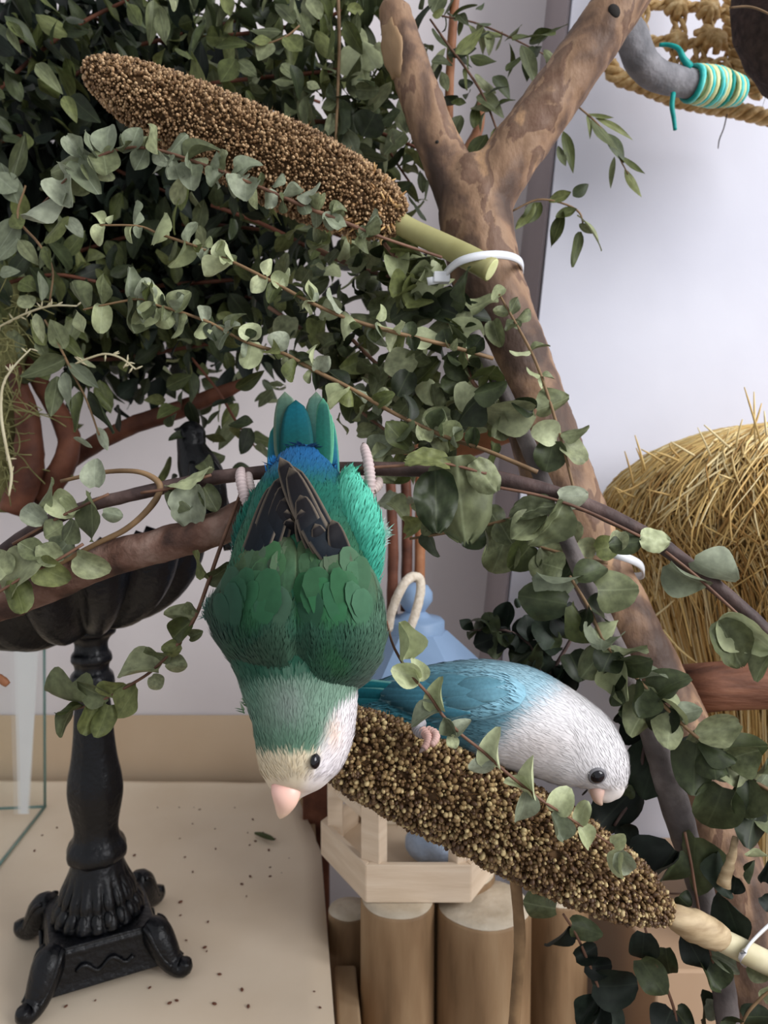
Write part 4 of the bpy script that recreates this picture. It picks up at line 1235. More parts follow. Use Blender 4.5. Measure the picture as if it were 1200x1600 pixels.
def gflow(p, x, y):
    # feathers run from the beak over the head towards the tail
    fan = RIGHT * (x - 470) * 0.0035 * (1 - sstep(1050, 1150, y))
    if y > 1150:
        fan = RIGHT * (x - 455) * 0.012
    return gdir + fan
plumage(g, gv, gf, gcol, gflow, 14000, lambda x, y: 0.0036 if y > 1060 else 0.0055, lambda x, y: 0.0007 if y > 1060 else 0.0016, skip=lambda x, y, p: 1222 < y, lift=0.12, axis=gc, jit=0.10)
# the two folded wings: domed shells over the back
LO = [(1076, 400), (1060, 384), (1036, 362), (1000, 336), (965, 322), (940, 326), (915, 340), (890, 354), (865, 366), (840, 376), (822, 392)]
RO = [(1082, 552), (1066, 572), (1040, 590), (1000, 603), (960, 602), (925, 597), (895, 588), (870, 578), (848, 562), (832, 545), (822, 530)]
def axis_at(y):
    s = sorted(GB, key=lambda q: q[1])
    for a, b in zip(s, s[1:]):
        if a[1] <= y <= b[1]:
            e = (y - a[1]) / (b[1] - a[1])
            return [a[i] * (1 - e) + b[i] * e for i in range(5)]
    return s[0]
def wing_shell(side):
    V, F = [], []
    NY, NXW = 28, 18
    for i in range(NY + 1):
        end = sstep(0, 0.10, i / NY) * (1 - 0.5 * sstep(0.9, 1.0, i / NY))
        for k in range(NXW + 1):
            u = k / NXW                     # 0 at the middle of the back, 1 at the outer edge
            y = 1082 + (824 + 76 * u ** 1.7 - 1082) * i / NY
            ax = axis_at(y)
            xi = 463 + 8 * sstep(1000, 1080, y) + (-1 if side < 0 else 1) * 1.0
            xo = interp(LO, y) if side < 0 else interp(RO, y)
            ht = ax[4] + 9
            a = u * math.radians(100)
            x = xi + (xo - xi) * math.sin(min(a, math.pi / 2))
            z = ht * math.cos(a) + 10 * math.sin(u * math.pi) * end - 8 * (1 - sstep(0.0, 0.14, u))
            z -= (1 - sstep(0, 0.30, i / NY)) * 26
            V.append(P(x, y, ax[2] - z * ax[2] / FPX))
    w = NXW + 1
    for i in range(NY):
        for k in range(NXW):
            q = (i * w + k, i * w + k + 1, (i + 1) * w + k + 1, (i + 1) * w + k)
            F.append(q if side > 0 else q[::-1])
    return V, F
def wcol(x, y, p=None):
    n1 = noise.noise(Vector((x * 0.022, y * 0.016, 4)))
    c = mixc(lin((58, 84, 54)), lin((36, 72, 55)), sstep(890, 1000, y))
    c = mixc(c, lin((74, 82, 66)), sstep(0.0, 0.45, n1) * 0.75 * (1 - 0.7 * sstep(930, 1000, y)))
    c = mixc(c, lin((34, 88, 48)), sstep(0.0, 0.45, -n1) * 0.6)
    c = mixc(c, lin((84, 116, 96)), sstep(530, 600, x) * 0.6)  # side light put into the plumage colour: paler towards the right
    c = mixc(c, lin((26, 64, 52)), sstep(410, 340, x) * 0.5)  # shaded side put into the plumage colour: darker towards the left
    return c
def wflow(p, x, y):
    # wing feathers draw together towards the tail
    return gdir + RIGHT * (463 - x) * 0.0030 * (1 - sstep(985, 1060, y))
shells = {}
wings = {}
for sd in (-1, 1):
    V, F = wing_shell(sd)
    shells[sd] = bvh_of(V, F)
    wings[sd] = mesh_obj('wing', V, F, M['plume'], g, colors=[wcol(*project(v)) for v in V])
    sm = wings[sd].modifiers.new('thick', 'SOLIDIFY'); sm.thickness = 0.0008; sm.offset = -1
    plumage(wings[sd], V, F, wcol, wflow, 170, 0.0175, 0.0105, name='scapular_feathers', skip=lambda x, y, p: y < 885 + 62 * (abs(x - 463) / 135) ** 1.5 or y > 990 or abs(x - 463) > 112 or abs(x - 463) < 10, lift=0.008, jit=0.10, broad=True)
    plumage(wings[sd], V, F, wcol, wflow, 7500, 0.0054, 0.0009, name='covert_plumage', skip=lambda x, y, p: y < 925 or (y < 1010 and rng.random() > (y - 925) / 85), lift=0.13)
GS = [shells[-1], shells[1], gb_bvh]
EDG, DRK = lin((150, 150, 128)), lin((24, 21, 23))
# big rounded wing coverts and tertials, rows from the tail end towards the shoulder
cov = {-1: [((424, 940), (434, 822), 27), ((396, 955), (404, 838), 25), ((372, 970), (380, 862), 21), ((352, 985), (361, 892), 15), ((447, 955), (451, 836), 16),
            ],
       1: [((497, 940), (489, 823), 26), ((528, 950), (517, 838), 25), ((556, 968), (546, 858), 22), ((579, 988), (573, 888), 16), ((477, 955), (473, 840), 13),
           ]}
for sd in (-1, 1):
    for i, (b, t_, w) in enumerate(cov[sd]):
        row = 0 if i < 5 else 1
        c = wcol(t_[0], t_[1])
        c = tuple(v * rng.uniform(0.9, 1.12) for v in c)
        feather('covert_feather', wings[sd], GS, b, t_, w, 0.30, -0.0010, 0.0010 + 0.0004 * row, mixc(c, lin((28, 70, 56)), 0.3), mixc(c, lin((84, 90, 68)), 0.35), mixc(c, lin((102, 112, 86)), 0.5 if row < 1 else 0.12), 12, 6, 0.5, edge_w=0.10)
# flight feathers: dark blades with pale edges; the right wing lies over the left
PRE = lin((120, 108, 94))
BL = lin((14, 30, 40))
prim = {-1: [((356, 950), (428, 756), 17, 0.0036, 5), ((366, 940), (440, 744), 18, 0.0044, 5), ((384, 930), (446, 756), 18, 0.0052, 6), ((402, 925), (447, 776), 18, 0.0060, 6), ((420, 915), (449, 796), 18, 0.0068, 5), ((438, 905), (453, 810), 15, 0.0075, 4)],
        1: [((592, 960), (458, 728), 19, 0.0066, -10), ((584, 950), (437, 714), 21, 0.0076, -12), ((564, 940), (452, 730), 21, 0.0086, -11), ((542, 925), (468, 772), 20, 0.0095, -9), ((518, 910), (470, 796), 19, 0.0104, -7), ((574, 945), (519, 812), 17, 0.0096, -7), ((552, 930), (492, 818), 16, 0.0105, -6)]}
for sd in (-1, 1):
    for i, (b, t_, w, off, bend) in enumerate(prim[sd]):
        feather('flight_feather', wings[sd], [gb_bvh], b, t_, w, 0.325, -0.001, off, mixc(DRK, BL, 0.5), DRK, PRE, 18, 8, 0.6, bend, edge_w=0.10, rise=((b[1] - 838 - 0.65 * max(0, abs(b[0] - 463) - 40)) / (b[1] - t_[1]), min(0.98, (b[1] - 785 - 0.6 * max(0, abs(b[0] - 463) - 40)) / (b[1] - t_[1]))))
# tail
TEAL, TDK, TIP = lin((12, 84, 98)), lin((16, 62, 60)), lin((112, 128, 108))
tails = [((434, 810), (429, 664), 14, 0.3435, lin((18, 84, 120)), lin((34, 96, 92)), lin((60, 120, 104))), ((520, 810), (515, 650), 13, 0.3435, lin((20, 88, 120)), lin((40, 110, 92)), lin((84, 156, 126))), ((452, 770), (438, 640), 15, 0.3440, lin((22, 74, 62)), lin((44, 88, 74)), lin((98, 132, 110))), ((456, 770), (445, 612), 23, 0.3455, TDK, lin((70, 96, 82)), TIP),
         ((500, 775), (512, 640), 15, 0.3440, lin((30, 96, 76)), lin((56, 112, 90)), lin((104, 176, 140))), ((494, 770), (494, 612), 22, 0.3455, TDK, lin((70, 104, 92)), TIP),
         ((480, 770), (474, 640), 20, 0.3445, TDK, TDK, TEAL), ((504, 770), (505, 622), 15, 0.3435, lin((20, 84, 72)), lin((34, 84, 76)), lin((90, 156, 124))), ((466, 765), (462, 625), 26, 0.3415, lin((14, 72, 70)), TEAL, lin((18, 72, 74)))]
for b, t_, w, d2, ca, ct, ce in tails:
    feather('tail_feather', g, [], b, t_, w, 0.331, 0.0, 0.0, ca, ct, ce, 14, 8, 0.45, d2=d2, edge_w=0.18)
cv, cf, cax = loft([(474, 840, 0.327, 62, 30), (474, 805, 0.3285, 60, 26), (473, 775, 0.3305, 56, 20), (472, 755, 0.3320, 53, 13), (471, 740, 0.3338, 50, 7), (471, 730, 0.335, 44, 3)], 5, 32)
ccol = lambda x, y, p=None: mixc(lin((26, 98, 158)), lin((18, 78, 92)), sstep(760, 830, y) * 0.8 + 0.35 * noise.noise(Vector((x * 0.09, y * 0.02, 1))))
tc_ = mesh_obj('tail_coverts', cv, cf, M['plume'], g, colors=[ccol(*project(v)) for v in cv])
plumage(tc_, cv, cf, ccol, lambda p, x, y: gdir + RIGHT * (x - 471) * 0.002, 2600, 0.0075, 0.0012, name='covert_plumage', lift=0.03, axis=cax)
# flank and thigh on the right, turquoise, and the fluff beside it
fv, ff, fax = loft([(570, 935, 0.318, 12, 14), (572, 895, 0.317, 22, 24), (568, 852, 0.317, 31, 31), (557, 812, 0.319, 36, 32), (548, 780, 0.323, 30, 26), (545, 755, 0.328, 19, 18), (544, 738, 0.331, 8, 8)], 5, 24)
fcol = lambda x, y, p=None: mixc(lin((92, 190, 164)), lin((48, 152, 130)), sstep(760, 900, y) * 0.7 + 0.25 * noise.noise(Vector((x * .05, y * .05, 0))))
th = mesh_obj('thigh', fv, ff, M['plume'], g, colors=[fcol(*project(v)) for v in fv])
plumage(th, fv, ff, fcol, lambda p, x, y: gdir + RIGHT * 0.35, 1500, 0.0058, 0.0010, name='thigh_plumage', lift=0.22, axis=fax)
fv, ff, fax = loft([(376, 900, 0.324, 8, 12), (382, 850, 0.325, 18, 24), (392, 815, 0.327, 20, 22), (398, 790, 0.329, 12, 14), (398, 775, 0.330, 5, 6)], 5, 20)
fc2 = lambda x, y, p=None: mixc(lin((28, 96, 80)), lin((22, 80, 70)), sstep(780, 880, y))
th2 = mesh_obj('thigh', fv, ff, M['plume'], g, colors=[fc2(*project(v)) for v in fv])
plumage(th2, fv, ff, fc2, lambda p, x, y: gdir - RIGHT * 0.3, 700, 0.0050, 0.0009, name='thigh_plumage', lift=0.22, axis=fax)
# downy tuft at the bend of the left wing and on the right flank
def tuft(parent, x, y, d, n, L, dirx, diry, col, spread=0.35):
    V, F, C = [], [], []
    for i in range(n):
        p = P(x + rng.gauss(0, 5), y + rng.gauss(0, 7), d)
        dv = (RIGHT * (dirx + rng.gauss(0, spread)) + UP * (diry + rng.gauss(0, spread)) - FWD * rng.uniform(-.3, .3)).normalized()
        sdv = dv.cross(FWD).normalized() * 0.0003
        l = L * rng.uniform(0.6, 1.15)
        o = len(V)
        V += [p - sdv, p + sdv, p + dv * l * 0.6 + sdv * 0.7, p + dv * l * 0.6 - sdv * 0.7, p + dv * l]
        F += [(o, o + 1, o + 2, o + 3), (o + 3, o + 2, o + 4)]
        c = lin(rng.choice(col)); C += [c] * 5
    return mesh_obj('down_tuft', V, F, M['plume'], parent, colors=C, kind='stuff')
tuft(wings[-1], 334, 958, 0.309, 200, 0.0052, -0.55, 0.8, [(70, 104, 96), (96, 126, 116), (60, 98, 84)])
tuft(th, 590, 838, 0.326, 110, 0.0060, 0.8, 0.6, [(180, 214, 204), (150, 206, 190), (200, 214, 210)], 0.4)
tuft(body, 390, 1096, 0.304, 40, 0.004, -0.6, 0.5, [(90, 120, 90), (120, 150, 110)], 0.3)
# face
def beak_mesh(spec, parent, c0, c1, name='beak', n=6, seg=18):
    s = catmull(spec, n)
    V, F, _ = loft(spec, n, seg)
    C = []
    m = len(s)
    for i in range(len(V)):
        q = min(i // seg, m - 1) / (m - 1)
        C.append(mixc(lin(c0), lin(c1), q))
    return mesh_obj(name, V, F, M['beak'], parent, colors=C)
beak_mesh([(447, 1226, 0.2900, 23, 14), (447, 1238, 0.2885, 23, 17), (446, 1250, 0.2885, 20, 16), (443, 1262, 0.2895, 14, 12), (440, 1271, 0.2910, 8, 8), (438, 1277, 0.2925, 2, 3)], g, (240, 188, 176), (232, 206, 176))
beak_mesh([(464, 1226, 0.296, 10, 10), (466, 1240, 0.297, 8, 9), (462, 1252, 0.298, 3, 4)], g, (210, 190, 150), (196, 184, 130), 'lower_beak', 4, 12)
def eye_at(parent, bv, x, y, r, col_ring=None, bias=0.0):
    h = bv.ray_cast(CAM, ray(x, y).normalized())
    p, n = h[0], h[1]
    if n.dot(CAM - p) < 0:
        n = -n
    n = (n + RIGHT * bias).normalized()
    u = n.orthogonal().normalized(); w = n.cross(u)
    if col_ring:
        V, F = ellipsoid(p + n * 0.0002, u * r * 1.3, w * r * 1.3, n * r * 0.30, 20, 8)
        mesh_obj('eye_ring', V, F, M['skin'], parent, colors=[lin(col_ring)] * len(V))
    V, F = ellipsoid(p + n * 0.0004, u * r, w * r, n * r * 0.62, 20, 12)
    return mesh_obj('eye', V, F, M['eye'], parent)
eye_at(g, gb_bvh, 491, 1189, 0.0030, None, 2.4)
# feet gripping the dark branch
lg = toe(g, [(582, 800, 0.332, 6), (574, 782, 0.333, 9), (572, 766, 0.334, 10), (580, 756, 0.335, 9)], (200, 184, 180), 'foot')
toe(lg, [(576, 770, 0.334, 9), (578, 752, 0.333, 9), (577, 735, 0.334, 8.5), (574, 716, 0.337, 8), (570, 702, 0.341, 7), (569, 697, 0.344, 5)])
toe(lg, [(566, 765, 0.334, 8), (553, 752, 0.333, 8), (541, 746, 0.334, 7.5), (533, 742, 0.338, 6)], (214, 190, 186))
toe(lg, [(582, 766, 0.335, 8), (590, 758, 0.337, 8), (592, 750, 0.341, 6)], (196, 178, 172))
claw(lg, [(569, 698, 0.344, 4), (568, 694, 0.349, 3), (569, 697, 0.355, 0.8)])
lf = toe(g, [(400, 812, 0.330, 6), (396, 800, 0.331, 9), (391, 790, 0.333, 10), (386, 780, 0.334, 9)], (186, 170, 168), 'foot')
toe(lf, [(392, 794, 0.333, 8), (384, 780, 0.333, 8.5), (379, 764, 0.334, 8), (376, 748, 0.337, 8), (376, 738, 0.343, 7), (378, 734, 0.349, 5)])
toe(lf, [(392, 780, 0.336, 7), (392, 765, 0.337, 7), (389, 752, 0.340, 7), (388, 742, 0.346, 6)], (196, 180, 176))

# ---------------------------------------------------------------- blue lovebird, feeding
b = thing('blue_lovebird', 'blue and white lovebird bending over the golden millet ear', 'bird', P(665, 1160, 0.345))
BB = [(560, 1090, 0.380, 8, 6), (585, 1090, 0.378, 22, 18), (620, 1092, 0.374, 38, 34), (665, 1096, 0.370, 55, 52), (715, 1102, 0.367, 69, 66), (765, 1110, 0.364, 78, 76), (812, 1122, 0.362, 80, 78), (850, 1138, 0.360, 76, 74), (882, 1154, 0.358, 71, 68),
      (908, 1172, 0.357, 66, 64), (928, 1193, 0.356, 56, 58), (938, 1212, 0.355, 46, 50), (942, 1229, 0.354, 34, 38), (940, 1242, 0.353, 22, 25), (938, 1250, 0.353, 8, 10)]
bv_, bf_, bc_ = loft(BB, 6, 48)
SKY, TEALB, GREYB, WHT = lin((166, 204, 218)), lin((100, 146, 163)), lin((72, 110, 122)), lin((226, 223, 224))
def bcol(x, y, p=None):
    # blue back, paler towards the nape, white breast and head
    c = mixc(TEALB, SKY, sstep(700, 850, x) * (1 - sstep(1080, 1150, y)))
    c = mixc(c, GREYB, sstep(1085, 1150, y) * 0.8)
    c = mixc(c, lin((60, 140, 160)), (1 - sstep(600, 700, x)) * 0.6)
    lx = 878 - (y - 1068) * 1.02 + 10 * noise.noise(Vector((x * 0.03, y * 0.03, 7)))
    w = sstep(lx - 34, lx + 30, x)
    wh = mixc(WHT, lin((206, 196, 192)), 0.7 * math.exp(-((x - 850) / 55) ** 2 - ((y - 1172) / 32) ** 2))
    wh = mixc(wh, lin((200, 214, 226)), 0.5 * sstep(900, 850, x) * sstep(1120, 1070, y))
    wh = mixc(wh, lin((214, 200, 188)), 0.6 * sstep(1225, 1245, y))
    return mixc(c, wh, w)
mesh_obj('body', bv_, bf_, M['plume'], b, colors=[bcol(*project(v)) for v in bv_])
b_bvh = bvh_of(bv_, bf_)
def bflow(p, x, y):
    if x > 900:
        return RIGHT * -0.55 + UP * 0.85
    if x > 800:
        return RIGHT * -0.9 + UP * 0.35
    return RIGHT * -1.0 + UP * 0.06
plumage(b, bv_, bf_, bcol, bflow, 13000, lambda x, y: 0.0045 if x > 780 else 0.0058, lambda x, y: 0.0006 if x > 780 else 0.0014, lift=0.07, skip=lambda x, y, p: x > 915 and y > 1236, axis=bc_, jit=0.06)
# near wing, laid along the flank
WG, WGD = lin((84, 146, 166)), lin((52, 96, 112))
wv, wf, _ = loft([(820, 1080, 0.322, 8, 3), (800, 1082, 0.3195, 26, 9), (760, 1084, 0.3185, 36, 12), (710, 1088, 0.3205, 36, 12), (660, 1090, 0.328, 28, 9), (625, 1088, 0.337, 16, 6), (600, 1086, 0.345, 4, 3)], 6, 32)
wvv = []
for q in wv:                                # keep the wing on the body's own curve
    x, y = project(q)
    s_ = surf([b_bvh], x, y, 0.345)
    wvv.append(P(x, y, depth(s_) - 0.0012 - 0.3 * max(0.0, 0.325 - depth(q))))
def wbcol(x, y, p=None):
    c = mixc(lin((88, 134, 150)), lin((136, 180, 197)), sstep(690, 800, x))
    return mixc(c, lin((92, 136, 150)), sstep(1085, 1118, y) * 0.6)
wing_b = mesh_obj('wing', wvv, wf, M['plume'], b, colors=[wbcol(*project(v)) for v in wvv])
plumage(wing_b, wvv, wf, wbcol, bflow, 2600, 0.0065, 0.0016, name='covert_plumage', lift=0.10)
wb_bvh = bvh_of(wvv, wf)
for i, (bs, t_, w) in enumerate([((700, 1072), (596, 1071), 10), ((700, 1082), (582, 1080), 10), ((705, 1092), (588, 1088), 10), ((712, 1100), (604, 1097), 11), ((722, 1108), (624, 1106), 11), ((735, 1114), (655, 1114), 11)]):
    feather('flight_feather', wing_b, [b_bvh, wb_bvh], bs, t_, w, 0.352, 0.0012, 0.0018, mixc(WGD, WG, 0.5), WGD, lin((150, 186, 190)), 14, 6, 0.6, 0, edge_w=0.14)
for i, (bs, t_, w) in enumerate([((745, 1062), (660, 1062), 12), ((760, 1078), (672, 1080), 12), ((770, 1094), (690, 1098), 12), ((790, 1066), (712, 1070), 12), ((800, 1082), (724, 1088), 12)]):
    feather('covert_feather', wing_b, [b_bvh, wb_bvh], bs, t_, w, 0.345, 0.0008, 0.0017, wbcol(*t_), mixc(wbcol(*t_), WGD, 0.25), lin((130, 180, 196)), 10, 6, 0.5, edge_w=0.12)
# tail, running off behind the green bird
for bs, t_, w, ca, ce in (((660, 1082), (530, 1068), 12, lin((22, 96, 104)), lin((120, 170, 160))), ((640, 1090), (528, 1080), 12, lin((24, 88, 98)), lin((120, 170, 160))), ((640, 1098), (532, 1092), 13, lin((40, 110, 120)), lin((110, 160, 160))), ((640, 1108), (540, 1106), 15, lin((48, 104, 116)), lin((70, 124, 130)))):
    feather('tail_feather', b, [], bs, t_, w, 0.362, 0.0, 0.0, ca, ca, ce, 12, 6, 0.5, d2=0.374, edge_w=0.2)
# rear belly between tail and leg
rv, rf, rax = loft([(560, 1108, 0.374, 6, 8), (600, 1112, 0.370, 20, 26), (650, 1124, 0.366, 30, 40), (710, 1140, 0.363, 36, 46), (770, 1158, 0.362, 34, 44), (820, 1172, 0.362, 16, 20)], 6, 28)
rc = lambda x, y, p=None: mixc(lin((58, 116, 130)), bcol(x, y), sstep(740, 800, x))
bel = mesh_obj('belly', rv, rf, M['plume'], b, colors=[rc(*project(v)) for v in rv])
plumage(bel, rv, rf, rc, bflow, 2200, 0.0055, 0.0011, name='belly_plumage', lift=0.14, axis=rax)
eye_at(b, b_bvh, 933, 1212, 0.0034, (120, 118, 122))
beak_mesh([(934, 1226, 0.346, 11, 10), (933, 1238, 0.345, 11, 10), (934, 1248, 0.345, 8, 8), (939, 1256, 0.346, 3, 4)], b, (206, 170, 158), (196, 168, 148))
mesh_obj('gape', *pxtube([(910, 1242, 0.3345, 1.2), (914, 1238, 0.3325, 1.8), (918, 1234, 0.331, 1.2)], 4, 6), M['hole'], b)
# foot on the millet
ft = toe(b, [(660, 1128, 0.334, 8), (652, 1134, 0.331, 9), (655, 1143, 0.3285, 9), (664, 1146, 0.3265, 9)], (150, 146, 150), 'foot')
toe(ft, [(660, 1142, 0.3275, 8), (668, 1150, 0.3240, 7), (668, 1160, 0.3210, 6), (662, 1170, 0.3190, 5)], (200, 160, 150))
toe(ft, [(668, 1142, 0.3280, 8), (680, 1147, 0.3250, 7), (680, 1156, 0.3220, 6), (674, 1164, 0.3200, 5)], (206, 168, 158))
claw(ft, [(662, 1169, 0.3192, 4), (658, 1173, 0.3185, 3), (655, 1177, 0.3186, 0.8)])

# ================================================================ foliage
leaf_cache = {}
def leaf_mesh(kind, var, mat):
    """leaf one unit long along +Y, about one unit wide along X, facing +Z"""
    key = (kind, var, mat)
    if key in leaf_cache:
        return leaf_cache[key]
    r = random.Random(hash((kind == 'round', kind == 'ovate', var)) & 0xffff)
    nu, nv = 9, 6
    V, F = [], []
    cup = [0.6, -0.5, 1.0, 0.25, -0.8, 1.4][var % 6]
    bend = [-0.35, 0.25, -0.5, 0.1, -0.2, 0.4][var % 6]
    wav = [0.05, 0.08, 0.04, 0.10, 0.07, 0.12][var % 6]
    tw = [0.2, -0.3, 0.1, 0.4, -0.15, -0.5][var % 6]
    flat = {'round': 1.0, 'ovate': 0.28, 'lance': 0.1, 'crinkle': 0.6}[kind]
    if kind == 'crinkle':
        nu, nv = 18, 14
    for i in range(nu + 1):
        t = i / nu
        if kind in ('round', 'crinkle'):
            w = max(0.0, math.sin(math.pi * min(1, (t * 0.955 + 0.03) ** 0.85))) ** 0.5
        elif kind == 'ovate':
            w = max(0.0, math.sin(math.pi * (t * 0.98 + 0.01) ** 0.78)) ** 0.85
        else:
            w = max(0.0, math.sin(math.pi * (t * 0.98 + 0.01) ** 0.85)) ** 0.9
        w = 0.5 * max(w, 0.04)
        for j in range(nv + 1):
            b = j / nv * 2 - 1
            x = b * w
            y = t
            if kind == 'round':
                y += 0.05 * (1 - abs(b)) * (1 - t) - 0.02
                x *= 1 + 0.05 * math.sin(7 * t + var)
            if kind == 'crinkle':
                q = Vector((x * 4.5, y * 4.5, var * 3.1))
                x *= 1 + 0.10 * noise.noise(Vector((t * 6, b, var)))
                y += 0.06 * noise.noise(Vector((b * 4, t * 3, var + 5))) * t
            z = cup * flat * x * x * 1.6 + bend * (t - 0.15) ** 2 * (0.6 if kind != 'round' else 1.0) + wav * min(1, flat * 1.5) * math.sin(6.5 * t + b * 2 + var) * abs(b) + tw * flat * x * (t - 0.3) * 0.6
            if kind == 'crinkle':
                z += 0.07 * noise.noise(q) + 0.035 * noise.noise(q * 2.3)
            V.append((x, y, z))
    w = nv + 1
    for i in range(nu):
        for j in range(nv):
            F.append((i * w + j, i * w + j + 1, (i + 1) * w + j + 1, (i + 1) * w + j))
    me = bpy.data.meshes.new('leaf')
    me.from_pydata(V, [], F)
    me.polygons.foreach_set('use_smooth', [True] * len(F))
    me.materials.append(M[mat])
    leaf_cache[key] = me
    return me
LR = random.Random(11)
def put_leaf(root, base, tip, width, normal, kind, mat, var=None):
    Y = tip - base
    L = Y.length
    if L < 1e-5:
        return None
    Y = Y / L
    Z = normal - Y * normal.dot(Y)
    Z = Z.normalized() if Z.length > 1e-4 else Y.orthogonal().normalized()
    X = Y.cross(Z)
    if var is None:
        var = LR.randrange(6)
    o = bpy.data.objects.new('leaf', leaf_mesh(kind, var, mat))
    b = base - Vector(root.location)
    mt = Matrix(((X.x * width, Y.x * L, Z.x * L, b.x), (X.y * width, Y.y * L, Z.y * L, b.y), (X.z * width, Y.z * L, Z.z * L, b.z), (0, 0, 0, 1)))
    o.parent = root
    o.matrix_basis = mt
    COL.objects.link(o)
    return o
def sprig(name, label, cat, stem, smat, group=None, seg=6):
    s = catmull(stem, 5)
    root = thing(name, label, cat, P(*stem[0][:3]), group)
    mesh_obj('stem', *pxtube([(*q[:3], q[3] * 0.8) for q in stem], 5, seg), M[smat], root)
    root_s = s
    return root, s
def near_depth(s, x, y):
    q = min(s, key=lambda q: (q[0] - x) ** 2 + (q[1] - y) ** 2)
    return q[2]
VIEW = -FWD
def exact(root, s, items, kind, mats, dd=0.0, tilt=0.55):
    """leaves the photograph shows one by one: (base x, y, tip x, y, width px[, kind[, material]])"""
    for it in items:
        bx, by, tx, ty, w = it[:5]
        k = it[5] if len(it) > 5 and it[5] else kind
        m = it[6] if len(it) > 6 else LR.choice(mats)
        d = near_depth(s, bx, by) + dd
        L = math.hypot(tx - bx, ty - by) * d / FPX
        # a leaf seen narrow is a leaf turned: keep its real breadth and turn it about its midrib
        real = w * d / FPX
        if k in ('round', 'crinkle'):
            full = max(real, L * 0.72)
        elif k == 'ovate':
            full = max(real, L * 0.36)
        else:
            full = max(real, L * 0.16)
        ang = math.acos(max(0.15, min(1.0, real / full))) * LR.choice((-1, 1))
        dip = LR.uniform(-0.35, 0.25) * L
        base, tip = P(bx, by, d), P(tx, ty, d + dip * tilt)
        Y = (tip - base).normalized()
        n = (VIEW + UP * 0.3 + Vector((LR.gauss(0, 0.2), LR.gauss(0, 0.2), LR.gauss(0, 0.2))))
        n = (n - Y * n.dot(Y)).normalized()
        n = Matrix.Rotation(ang, 3, Y) @ n
        put_leaf(root, base, tip, full, n, k, m)
def auto(root, s, n, Lpx, ratio, kind, mats, spread=1.0, t0=0.0, t1=1.0, droop=0.2, fwd=0.35, scatter=0.0, face=0.7):
    """n opposite leaf pairs along the stem"""
    cnt = 0
    for i in range(n):
        q = (t0 + (t1 - t0) * (i + LR.random() * 0.8) / n) * (len(s) - 1)
        k = min(int(q), len(s) - 2); e = q - k
        a, b = s[k], s[k + 1]
        c = [a[j] * (1 - e) + b[j] * e for j in range(3)]
        base0 = P(*c)
        T = (P(*b[:3]) - P(*a[:3])).normalized()
        n0 = T.orthogonal().normalized(); b0 = T.cross(n0)
        ph = i * 1.57 + LR.gauss(0, 0.5)
        for h in (0, 1):
            a2 = ph + h * math.pi
            base = base0 + Vector((LR.gauss(0, 1), LR.gauss(0, 1), LR.gauss(0, 1))) * scatter
            dv = ((n0 * math.cos(a2) + b0 * math.sin(a2)) * spread + T * fwd + Vector((0, 0, -droop)) + Vector((LR.gauss(0, 0.25), LR.gauss(0, 0.25), LR.gauss(0, 0.25)))).normalized()
            L = Lpx * c[2] / FPX * LR.uniform(0.65, 1.2)
            nrm = VIEW * face + UP * 0.45 + Vector((LR.gauss(0, 0.55), LR.gauss(0, 0.4), LR.gauss(0, 0.45)))
            put_leaf(root, base, base + dv * L, L * ratio * LR.uniform(0.8, 1.15), nrm, kind, LR.choice(mats))
            cnt += 1
    return cnt

# ---- silver eucalyptus across the upper millet
r_, s_ = sprig('eucalyptus_sprig', 'silvery round-leaved eucalyptus sprig lying across the upper millet ear', 'eucalyptus', [(60, 325, 0.372, 2), (110, 275, 0.371, 2.5), (170, 238, 0.370, 3), (235, 232, 0.369, 3), (330, 262, 0.368, 3.5), (400, 290, 0.368, 3.5), (470, 320, 0.369, 4), (540, 348, 0.372, 4), (600, 372, 0.378, 3), (690, 402, 0.395, 3)], 'stem_brown')
exact(r_, s_, [(105, 300, 27, 328, 40), (95, 280, 118, 333, 46), (138, 252, 74, 268, 42), (118, 250, 148, 296, 40), (126, 244, 106, 216, 32), (168, 238, 166, 188, 42), (160, 232, 168, 276, 48), (205, 234, 215, 194, 32), (212, 232, 190, 204, 32), (225, 232, 246, 210, 20),
               (228, 232, 212, 268, 30), (245, 235, 262, 264, 26), (262, 245, 290, 206, 34), (268, 245, 254, 280, 18), (292, 252, 334, 218, 38), (300, 255, 296, 292, 42), (344, 265, 352, 234, 28), (346, 268, 332, 298, 28), (362, 270, 374, 238, 20), (374, 274, 402, 246, 42), (384, 278, 384, 322, 48),
               (425, 292, 440, 268, 14), (420, 295, 424, 330, 22), (464, 308, 504, 292, 28), (470, 312, 482, 338, 24), (516, 330, 542, 322, 22), (520, 332, 514, 358, 28), (575, 355, 580, 326, 14), (570, 352, 566, 374, 18)], 'round', ['leaf_silver', 'leaf_silver', 'leaf_sage'])
auto(r_, s_, 14, 36, 0.9, 'round', ['leaf_silver', 'leaf_sage'], t1=0.85, scatter=0.0)
